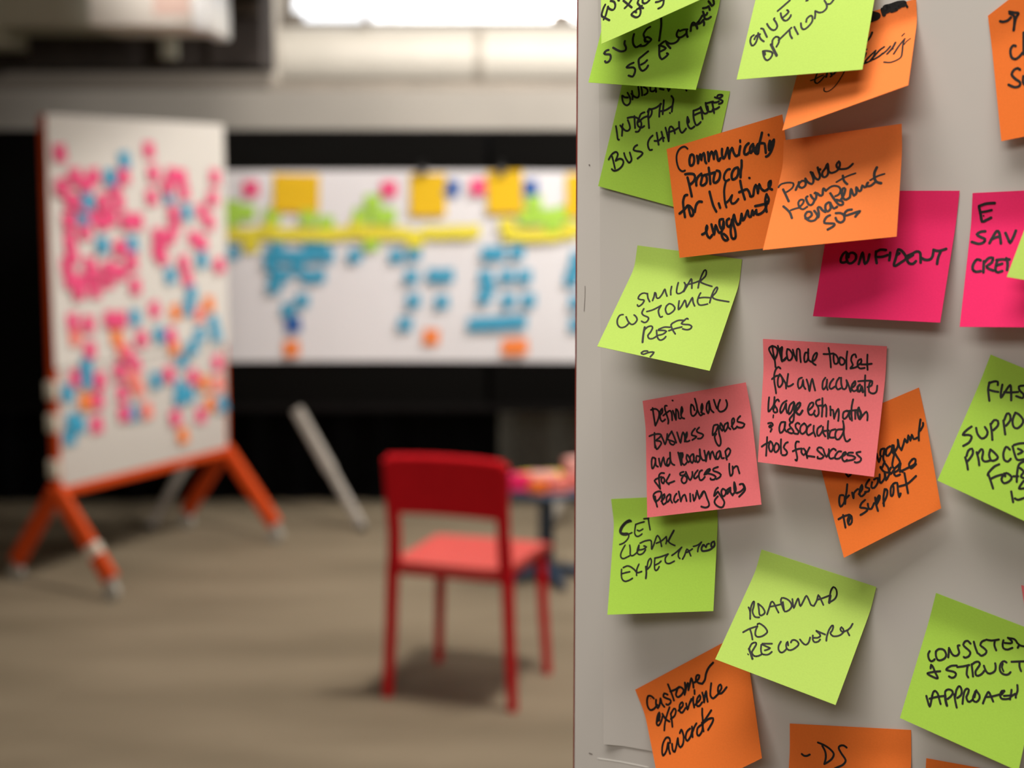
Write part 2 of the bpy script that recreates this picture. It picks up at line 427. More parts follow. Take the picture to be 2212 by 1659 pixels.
# ---------------------------------------------------------------- mobile whiteboards
def whiteboard(loc, rz, W, z0, z1, spread, proud, label, skew=0.0):
    """front face in the local plane y = 0, looking along -y"""
    o = empty('mobile_whiteboard', loc, rz)
    tag(o, label, 'whiteboard', 'mobile whiteboards')
    a = 0.0 if proud else 0.02
    b_ = MB(); b_.rbox((a, 0, z0), (W - a, 0.022, z1), 0.0015, 2); b_.build('panel', M['board' if proud else 'far_board'], o)
    for x0, x1 in (((-0.0098, 0.03), (W - 0.03, W + 0.0098)) if proud else ((0, a), (W - a, W))):
        b_ = MB(); y0, y1 = (0.022, 0.05) if proud else (0.002, 0.045)
        b_.rbox((x0, y0, z0 - 0.03), (x1, y1, z1 - (0 if proud else 0.003)), 0.0008 if proud else 0.006, 2); b_.build('post', M['edge'] if proud else M['frame'], o)
    b_ = MB(); b_.rbox((0.03, 0.0, z0 - 0.042), (W - 0.03, 0.045, z0 - 0.001), 0.006); b_.build('bottom_rail', M['frame'], o)
    for x in (0.006, W - 0.006):
        for sg in (-1, 1):
            p0, p1 = Vector((x, 0.022, z0 - 0.01)), Vector((x + sg * skew, 0.002 + sg * spread / 2, 0.085))
            b_ = MB(); b_.tube([p0, p1], [1, 1], 16, (0.02, 0.036)); lg_ = b_.build('leg', M['frame'], o)
            c = Vector((x + sg * skew, 0.002 + sg * spread / 2, 0.036))
            b_ = MB(); b_.tube([c + Vector((-0.013, 0, 0)), c + Vector((0.013, 0, 0))], 0.036, 20)
            b_.tube([c + Vector((-0.017, 0, 0)), c + Vector((0.017, 0, 0))], 0.012, 12); b_.build('caster', M['caster'], lg_)
            b_ = MB(); b_.rbox(c + Vector((-0.019, -0.016, 0.036)), c + Vector((0.019, 0.016, 0.062)), 0.005); b_.build('caster_bracket', M['caster'], lg_)
    return o

FX, FY, FRZ, FW = -1.855, 6.35, math.atan2(1.06, 0.51), 1.176
far = whiteboard((FX, FY, 0), FRZ, FW, 0.43, 1.945, 0.575, False, 'mobile whiteboard on orange splayed legs, crowded with small pink and blue notes', 0.042)
for z in (0.795, 0.66, 0.47):
    b = MB(); b.rbox((-0.012, -0.001, z), (0.012, 0.05, z + 0.075), 0.004); b.build('corner_clip', M['clip_white'], far)
FU, FN = Vector((math.cos(FRZ), math.sin(FRZ), 0)), Vector((math.sin(FRZ), -math.cos(FRZ), 0))
lb = MB(); lb.tube([Vector((0.006 - 0.0258, -0.175, 0.2104)), Vector((0.006 - 0.0301, -0.2045, 0.171))], [1, 1], 16, (0.0215, 0.0375)); lb.build('leg_glare', M['clip_white'], far)  # white band standing in for the glare on the near leg
def on_far(u, z, d=0.0): return Vector((FX, FY, 0)) + FU * u + FN * d + Vector((0, 0, z))
b = MB(); b.sheet(lambda s_, t_: on_far(-0.004 + 1.184 * s_, 1.943 - 1.02 * t_, 0.0022 + 0.004 * t_ * t_), 8, 8, 0.0004, lambda s_, t_: FN)
tag(b.build('flipchart_sheet', M['far_sheet']), 'large white paper covering the upper part of the orange-framed whiteboard', 'paper sheet')

FAR_NOTES = [
    ('pink', 0.062, 1.792), ('pink', 0.06, 1.656), ('pink', 0.144, 1.699), ('pink', 0.261, 1.7), ('pink', 0.447, 1.704), ('pink', 0.114, 1.602), ('pink', 0.307, 1.596),
    ('pink', 0.411, 1.595), ('pink', 0.097, 1.521), ('pink', 0.193, 1.477), ('pink', 0.303, 1.513), ('pink', 0.453, 1.513), ('pink', 0.531, 1.512), ('pink', 0.103, 1.445),
    ('pink', 0.402, 1.4), ('pink', 0.486, 1.385), ('pink', 0.081, 1.341), ('pink', 0.215, 1.336), ('pink', 0.331, 1.316), ('pink', 0.413, 1.297), ('pink', 0.484, 1.334),
    ('pink', 0.092, 1.283), ('pink', 0.161, 1.27), ('pink', 0.242, 1.296), ('pink', 0.246, 1.232), ('pink', 0.329, 1.267), ('pink', 0.502, 1.233), ('pink', 0.202, 1.669),
    ('pink', 0.384, 1.659), ('pink', 0.356, 1.532), ('pink', 0.11, 1.378), ('pink', 0.138, 1.233), ('pink', 0.191, 1.582), ('pink', 0.239, 1.534), ('pink', 0.623, 1.817),
    ('pink', 0.646, 1.716), ('pink', 0.772, 1.709), ('pink', 0.847, 1.702), ('pink', 1.091, 1.704), ('pink', 0.63, 1.614), ('pink', 0.861, 1.635), ('pink', 1.069, 1.608),
    ('pink', 0.774, 1.541), ('pink', 0.987, 1.549), ('pink', 1.039, 1.5), ('pink', 0.663, 1.445), ('pink', 0.745, 1.443), ('pink', 0.982, 1.405), ('pink', 0.922, 1.428),
    ('pink', 0.691, 1.352), ('pink', 0.66, 1.379), ('pink', 0.84, 1.32), ('pink', 0.867, 1.25), ('pink', 1.103, 1.298), ('pink', 0.685, 1.399), ('pink', 0.737, 1.66),
    ('pink', 0.788, 1.494), ('blue', 0.458, 1.771), ('blue', 0.36, 1.696), ('blue', 0.209, 1.597), ('blue', 0.182, 1.539), ('blue', 0.295, 1.416), ('blue', 0.495, 1.415),
    ('blue', 0.752, 1.619), ('blue', 0.871, 1.545), ('blue', 0.745, 1.266), ('blue', 0.974, 1.328), ('blue', 0.894, 1.174), ('pink', 0.104, 1.109), ('pink', 0.196, 1.092),
    ('pink', 0.328, 1.102), ('pink', 0.396, 1.097), ('pink', 0.629, 1.124), ('pink', 0.531, 1.003), ('pink', 0.198, 0.984), ('pink', 0.113, 0.875), ('pink', 0.257, 0.85),
    ('pink', 0.386, 0.877), ('pink', 0.495, 0.891), ('pink', 0.718, 0.827), ('pink', 0.734, 0.999), ('pink', 0.404, 0.778), ('pink', 0.238, 0.768), ('pink', 0.233, 0.664),
    ('pink', 0.408, 0.691), ('pink', 0.756, 0.626), ('pink', 0.95, 0.611), ('pink', 1.085, 0.843), ('pink', 0.896, 0.797), ('pink', 0.435, 0.943), ('coral', 0.115, 1.045),
    ('coral', 0.951, 1.078), ('coral', 0.506, 0.787), ('coral', 1.082, 0.744), ('coral', 0.557, 0.683), ('coral', 0.398, 0.976), ('coral', 0.469, 0.837),
    ('orange', 0.776, 1.101), ('orange', 1.024, 1.122), ('orange', 0.37, 1.024), ('orange', 0.757, 0.944), ('orange', 0.165, 0.771), ('orange', 0.974, 0.762),
    ('orange', 1.024, 0.657), ('orange', 0.808, 0.538), ('blue', 0.496, 1.098), ('blue', 0.652, 1.011), ('blue', 0.894, 1.178), ('blue', 0.866, 1.116),
    ('blue', 0.948, 0.987), ('blue', 1.072, 0.977), ('blue', 1.056, 1.033), ('blue', 0.884, 0.933), ('blue', 0.822, 0.88), ('blue', 0.173, 0.918), ('blue', 0.17, 0.864),
    ('blue', 0.627, 0.81), ('blue', 0.789, 0.712), ('blue', 0.867, 0.719), ('blue', 0.8, 0.759), ('blue', 0.061, 0.818), ('blue', 0.083, 0.698), ('blue', 0.125, 0.678),
    ('blue', 0.066, 0.637), ('blue', 0.47, 0.683), ('blue', 1.105, 0.644),
]
rnd = random.Random(4)
blocks = {}
for it in FAR_NOTES:
    up = 'upper' if it[2] > 1.22 else 'lower'   # the near end is the one closer to the viewer
    side = up + (' near end' if it[1] < 0.60 else ' far end') + ' of orange-framed board'
    blocks.setdefault((it[0], up, side), []).append(it)
for (kind, up, side), items in blocks.items():
    for r_i, row in enumerate(rows(items)):
        for c_i, (k_, u, z) in enumerate(row):
            o = small_note(kind, 0.070, 0.069, on_far(u, z, 0.008 if z > 0.9 else 0.003) + FN * 0.0013 * ((r_i * 3 + c_i * 2) % 7), FRZ, rnd.uniform(-9, 9))
            where = 'alone in' if len(row) == 1 else ORD[c_i] + ' in'
            tag(o, '%s note, %s %s row of its colour, %s' % (COLOUR[kind], where, ORD[r_i], side), 'sticky note', 'notes on the orange-framed whiteboard')

BANNER_NOTES = [
    ('gold', -1.052, 1.627), ('gold', -0.409, 1.62), ('gold', -0.034, 1.633), ('gold', 0.351, 1.621), ('pink', -1.272, 1.651), ('pink', -0.599, 1.65), ('pink', -0.164, 1.66),
    ('navy', -0.295, 1.654), ('navy', 0.087, 1.654), ('navy', -1.077, 0.988), ('green', -1.369, 1.557), ('green', -1.293, 1.536), ('green', -1.168, 1.517),
    ('green', -0.993, 1.511), ('green', -0.908, 1.481), ('green', -0.679, 1.584), ('green', -0.735, 1.517), ('green', -0.649, 1.517), ('green', -0.606, 1.517),
    ('green', -0.688, 1.389), ('green', -1.371, 1.505), ('green', -0.612, 1.52), ('green', 0.069, 1.517), ('green', 0.143, 1.517), ('green', 0.216, 1.517),
    ('green', 0.106, 1.584), ('green', 0.198, 1.481), ('green', 0.259, 1.53), ('yellow', -1.357, 1.432), ('yellow', -1.283, 1.429), ('yellow', -1.209, 1.435),
    ('yellow', -1.136, 1.429), ('yellow', -1.062, 1.432), ('yellow', -0.988, 1.429), ('yellow', -0.915, 1.426), ('yellow', -0.841, 1.435), ('yellow', -0.767, 1.438),
    ('yellow', -0.693, 1.438), ('yellow', -0.619, 1.435), ('yellow', -0.546, 1.435), ('yellow', -1.275, 1.374), ('yellow', -0.754, 1.469), ('yellow', -1.178, 1.462),
    ('yellow', -0.472, 1.42), ('yellow', -0.398, 1.438), ('yellow', -0.324, 1.438), ('yellow', -0.25, 1.441), ('yellow', -0.195, 1.444), ('yellow', -0.472, 1.395),
    ('yellow', -0.023, 1.475), ('yellow', -0.011, 1.429), ('yellow', 0.057, 1.426), ('yellow', 0.125, 1.426), ('yellow', 0.192, 1.426), ('yellow', 0.26, 1.438),
    ('yellow', 0.303, 1.456), ('blue', -1.181, 1.322), ('blue', -1.113, 1.322), ('blue', -1.045, 1.322), ('blue', -0.978, 1.325), ('blue', -0.904, 1.325),
    ('blue', -1.175, 1.285), ('blue', -1.158, 1.226), ('blue', -1.121, 1.229), ('blue', -1.004, 1.223), ('blue', -0.948, 1.226), ('blue', -1.165, 1.174),
    ('blue', -1.03, 1.106), ('blue', -1.099, 1.06), ('blue', -0.768, 1.325), ('blue', -1.371, 1.34), ('blue', -1.149, 1.358), ('blue', -0.989, 1.358), ('blue', -0.928, 1.358),
    ('blue', -1.052, 1.266), ('blue', -0.565, 1.324), ('blue', -0.478, 1.337), ('blue', -0.492, 1.223), ('blue', -0.381, 1.229), ('blue', -0.319, 1.229),
    ('blue', -0.483, 1.106), ('blue', -0.344, 1.1), ('blue', -0.524, 0.991), ('blue', -0.115, 1.337), ('blue', -0.066, 1.337), ('blue', 0.026, 1.343), ('blue', -0.128, 1.223),
    ('blue', -0.023, 1.226), ('blue', 0.063, 1.226), ('blue', -0.134, 1.124), ('blue', -0.017, 1.106), ('blue', 0.082, 1.109), ('blue', -0.184, 0.988),
    ('blue', -0.135, 0.994), ('blue', -0.073, 0.997), ('blue', -0.017, 1.0), ('blue', 0.039, 1.003), ('blue', 0.292, 1.211), ('blue', 0.31, 1.26), ('blue', 0.322, 1.315),
    ('blue', 0.317, 1.1), ('blue', 0.317, 0.988), ('blue', -0.116, 1.174), ('orange', -1.087, 0.87), ('orange', -0.398, 0.926), ('orange', -0.011, 0.876),
    ('orange', 0.039, 0.879),
]
blocks = {}
for it in BANNER_NOTES: blocks.setdefault(it[0], []).append(it)
for kind, items in blocks.items():
    for r_i, row in enumerate(rows(items)):
        for c_i, (k_, x, z) in enumerate(row):
            big = kind == 'gold'
            w_ = (0.225 if x < -1 else 0.175) if big else {'yellow': 0.076, 'blue': 0.068}.get(kind, 0.078)
            h_ = (0.185 if x < -1 else 0.205) if big else {'yellow': 0.062, 'blue': 0.064}.get(kind, 0.076)
            d = {'yellow': 0.012, 'green': 0.008, 'blue': 0.010}.get(kind, 0.006)
            o = small_note(kind, w_, h_, Vector((x, 7.737 - d - 0.0014 * ((r_i * 3 + c_i * 2) % 5), z)), 0, rnd.uniform(-5, 5) if not big else rnd.uniform(-2, 2))
            where = 'alone in' if len(row) == 1 else ORD[c_i] + ' in'
            tag(o, '%s %s on white banner, %s %s row of its colour' % (COLOUR[kind], 'sheet' if big else 'note', where, ORD[r_i]), 'sticky note', 'notes on the white banner')

# ---------------------------------------------------------------- the near whiteboard with its handwritten notes
NX, NY, NA = 0.04100, 1.01000, 0.436332
near = whiteboard((NX, NY, 0), -NA, 1.25, 0.40, 1.96, 0.58, True, 'near mobile whiteboard covered with large handwritten notes')
NU, NN = Vector((math.cos(NA), -math.sin(NA), 0)), Vector((-math.sin(NA), -math.cos(NA), 0))
def on_near(u, z, d=0.0): return Vector((NX, NY, 0)) + NU * u + NN * d + Vector((0, 0, z))

def hinge(t, a=0.14, b_=0.34):
    """how far a note has swung off the board at t down its length: flat gummed strip, a bend, then straight"""
    w_ = b_ - a
    def I(x):
        if x <= a: return 0.0
        if x >= b_: return w_ / 2 + (x - b_)
        q = (x - a) / w_
        return w_ * (q ** 3 - q ** 4 / 2)
    return I(t) / I(1.0)

def sheet_fn(c, base, bl, br, sag):
    (u0, z0), (u1, z1), (u2, z2), (u3, z3) = c                          # top left, top right, bottom right, bottom left
    def fn(s_, t_):
        u = (u0 * (1 - s_) + u1 * s_) * (1 - t_) + (u3 * (1 - s_) + u2 * s_) * t_
        z = (z0 * (1 - s_) + z1 * s_) * (1 - t_) + (z3 * (1 - s_) + z2 * s_) * t_
        d = base + hinge(t_) * (bl * (1 - s_) + br * s_ - base) + sag * math.sin(math.pi * s_) * math.sin(math.pi * min(1, t_))
        return on_near(u, z, d)
    def nrm(s_, t_):
        e = 1e-3
        a = fn(min(1, s_ + e), t_) - fn(max(0, s_ - e), t_)
        b2 = fn(s_, min(1, t_ + e)) - fn(s_, max(0, t_ - e))
        return b2.cross(a).normalized()
    return fn, nrm

def ink_mesh(mb, fn, nrm, strokes, lift=0.00022):
    """pen lines lying on the sheet: ribbons with round ends"""
    for w_, pts in strokes:
        if len(pts) == 2: pts = [pts[0], ((pts[0][0] + pts[1][0]) / 2, (pts[0][1] + pts[1][1]) / 2), pts[1]]
        p = [pts[0]] + list(pts) + [pts[-1]]
        line = []
        for i in range(1, len(p) - 2):
            p0, p1, p2, p3 = p[i - 1], p[i], p[i + 1], p[i + 2]
            n = max(2, int(math.hypot(p2[0] - p1[0], p2[1] - p1[1]) / 0.012))
            for k in range(n):
                q = k / n
                line.append(tuple(0.5 * (2 * p1[a] + (p2[a] - p0[a]) * q + (2 * p0[a] - 5 * p1[a] + 4 * p2[a] - p3[a]) * q * q + (3 * p1[a] - p0[a] - 3 * p2[a] + p3[a]) * q ** 3) for a in (0, 1)))
        line.append(p[-1])
        line = [q for q in line if 0.004 < q[0] < 0.996 and 0.004 < q[1] < 0.996]
        if len(line) < 2: continue
        P3 = []
        for s_, t_ in line:
            n = nrm(s_, t_)
            P3.append((fn(s_, t_) + n * lift, n))
        vs, dirs = [], []
        for i in range(len(P3)):
            t3 = P3[min(i + 1, len(P3) - 1)][0] - P3[max(i - 1, 0)][0]
            dirs.append(t3.normalized() if t3.length > 1e-9 else Vector((0, 0, 1)))
            sd = dirs[-1].cross(P3[i][1]).normalized() * w_ / 2
            vs += [P3[i][0] - sd, P3[i][0] + sd]
        mb.add(vs, [(2 * i, 2 * i + 1, 2 * i + 3, 2 * i + 2) for i in range(len(P3) - 1)], True)
        caps = [0, len(P3) - 1] + [i for i in range(1, len(P3) - 1) if dirs[i - 1].dot(dirs[i + 1]) < 0.75]
        for i in caps:
            c, n = P3[i]
            a = n.orthogonal().normalized(); b2 = n.cross(a)
            mb.add([c + (a * math.cos(k * math.pi / 5) + b2 * math.sin(k * math.pi / 5)) * w_ / 2 for k in range(10)], [tuple(range(10))], True)

def parse(txt):
    out = []
    for st in txt.split(';'):
        w_, rest = st.split(':')
        v = [int(q) / 1000 for q in rest.split()]
        out.append((int(w_) / 100000, list(zip(v[0::2], v[1::2]))))
    return out

# corners on the board in metres (along the board, height), distance off the board at the top, bottom left and bottom right, sag
NOTES = [
    ('depth', 'green', ((0.03156, 1.70748), (0.10099, 1.69971), (0.08545, 1.62536), (0.01648, 1.6429)), 0.0018, 0.004, 0.0035, 0.0003, 'darker green note reading INDEPTH BUS CHALLENGES, partly under an orange note'),
    ('svls', 'green', ((0.02437, 1.77466), (0.09588, 1.76597), (0.0867, 1.69965), (0.01765, 1.70596)), 0.003, 0.024, 0.024, 0.0004, 'green note reading SVLS / SE ENGAGE under the topmost lime note'),
    ('fund', 'lime', ((0.01459, 1.80174), (0.0862, 1.82413), (0.10169, 1.75244), (0.03323, 1.72701)), 0.009, 0.042, 0.042, -0.0001, 'bright lime note at the top edge of the board, slanting over another green note'),
    ('engine', 'apricot', ((0.1452, 1.73324), (0.21042, 1.74894), (0.2145, 1.698), (0.14377, 1.67431)), 0.002, 0.038, 0.038, 0.0001, 'orange note with a blacked-out line, tucked under the green OPTIONS note'),
    ('give', 'lime', ((0.11909, 1.77703), (0.1889, 1.77797), (0.18932, 1.70723), (0.116, 1.70389)), 0.005, 0.038, 0.04, 0.0006, 'lime green note reading GIVE OPTIONS'),
    ('arrow', 'orange', ((0.25051, 1.73752), (0.30068, 1.77576), (0.32457, 1.6797), (0.26172, 1.66745)), 0.002, 0.012, 0.013, -0.0008, 'dark orange note with an upward arrow at the top corner of the view'),
    ('protocol', 'orange', ((0.06351, 1.66535), (0.13559, 1.6849), (0.14761, 1.60836), (0.07312, 1.59904)), 0.009, 0.01, 0.011, -0.0006, 'dark orange note reading Communication protocol for lifetime'),
    ('confident', 'magenta', ((0.16456, 1.64001), (0.23831, 1.64001), (0.23283, 1.5654), (0.15876, 1.56647)), 0.0018, 0.017, 0.019, 0.0008, 'magenta note reading CONFIDENT'),
    ('provide', 'apricot', ((0.13786, 1.66958), (0.2066, 1.67808), (0.20942, 1.61432), (0.1371, 1.60623)), 0.013, 0.05, 0.032, 0.0004, 'lighter orange note reading Provide and enablement SVS, over the magenta note'),
    ('save', 'magenta', ((0.24556, 1.6387), (0.3111, 1.64204), (0.31163, 1.56592), (0.24481, 1.564)), 0.0018, 0.026, 0.026, -0.0004, 'magenta note reading SAVE and CRED at the edge of the view'),
    ('plain', 'lime', ((0.28793, 1.65827), (0.34338, 1.64792), (0.32909, 1.58405), (0.27041, 1.59309)), 0.012, 0.034, 0.034, 0.0008, 'sliver of a lime green note overlapping the SAVE note'),
    ('similar', 'lime', ((0.04242, 1.606), (0.11037, 1.59855), (0.10378, 1.53394), (0.03425, 1.5462)), 0.0018, 0.048, 0.042, 0.0002, 'bright lime note reading SIMILAR CUSTOMER REFS'),
    ('support', 'orange', ((0.15435, 1.49353), (0.21889, 1.52549), (0.236, 1.45714), (0.18203, 1.42411)), 0.0018, 0.022, 0.014, -0.0, 'orange note ending in to support, half under a pink note'),
    ('toolset', 'pink', ((0.12501, 1.55058), (0.20004, 1.54918), (0.19862, 1.47427), (0.12848, 1.47774)), 0.004, 0.022, 0.023, 0.001, 'salmon pink note reading provide toolset for an accurate usage estimation'),
    ('clear', 'green', ((0.02602, 1.44287), (0.09634, 1.45169), (0.10212, 1.38257), (0.03553, 1.37474)), 0.0018, 0.031, 0.022, 0.0003, 'green note reading SET CLEAR EXPECTATIONS'),
    ('define', 'pink', ((0.04841, 1.50843), (0.11536, 1.52364), (0.13072, 1.45146), (0.05817, 1.43742)), 0.006, 0.022, 0.02, -0.0008, 'salmon pink note reading Define clear business goals and roadmap'),
    ('faster', 'green', ((0.25883, 1.54662), (0.31855, 1.52423), (0.298, 1.45012), (0.23558, 1.47565)), 0.0018, 0.027, 0.024, 0.0009, 'green note whose words begin SUPPO and PROCE, at the edge of the view'),
    ('customer', 'orange', ((0.04379, 1.3185), (0.11378, 1.36465), (0.13528, 1.29418), (0.0729, 1.25382)), 0.0018, 0.027, 0.024, 0.0008, 'orange note reading Customer experience awards'),
    ('roadmap', 'lime', ((0.12674, 1.41998), (0.19788, 1.40396), (0.18511, 1.342), (0.11166, 1.3601)), 0.004, 0.047, 0.047, -0.0008, 'bright lime note reading ROADMAP TO RECOVERY'),
    ('consistent', 'green', ((0.23267, 1.40356), (0.29611, 1.38537), (0.28589, 1.31012), (0.21804, 1.33178)), 0.0018, 0.024, 0.024, -0.0005, 'green note reading CONSISTENT and APPROACH'),
    ('ds', 'orange', ((0.14634, 1.31086), (0.22067, 1.31775), (0.22367, 1.24452), (0.1483, 1.23198)), 0.0018, 0.02, 0.02, 0.0015, 'orange note reading DS at the bottom edge of the view'),
    ('blank', 'orange', ((0.23022, 1.30161), (0.29771, 1.29932), (0.29605, 1.23139), (0.22867, 1.23246)), 0.0018, 0.02, 0.02, 0.0004, 'orange note of which only the top edge shows, below the CONSISTENT note'),
    ('corner', 'pink', ((0.2807, 1.4135), (0.33973, 1.40222), (0.34323, 1.34176), (0.2919, 1.35341)), 0.0018, 0.014, 0.014, 0.0001, 'tip of a salmon pink note beside the CONSISTENT note'),
]
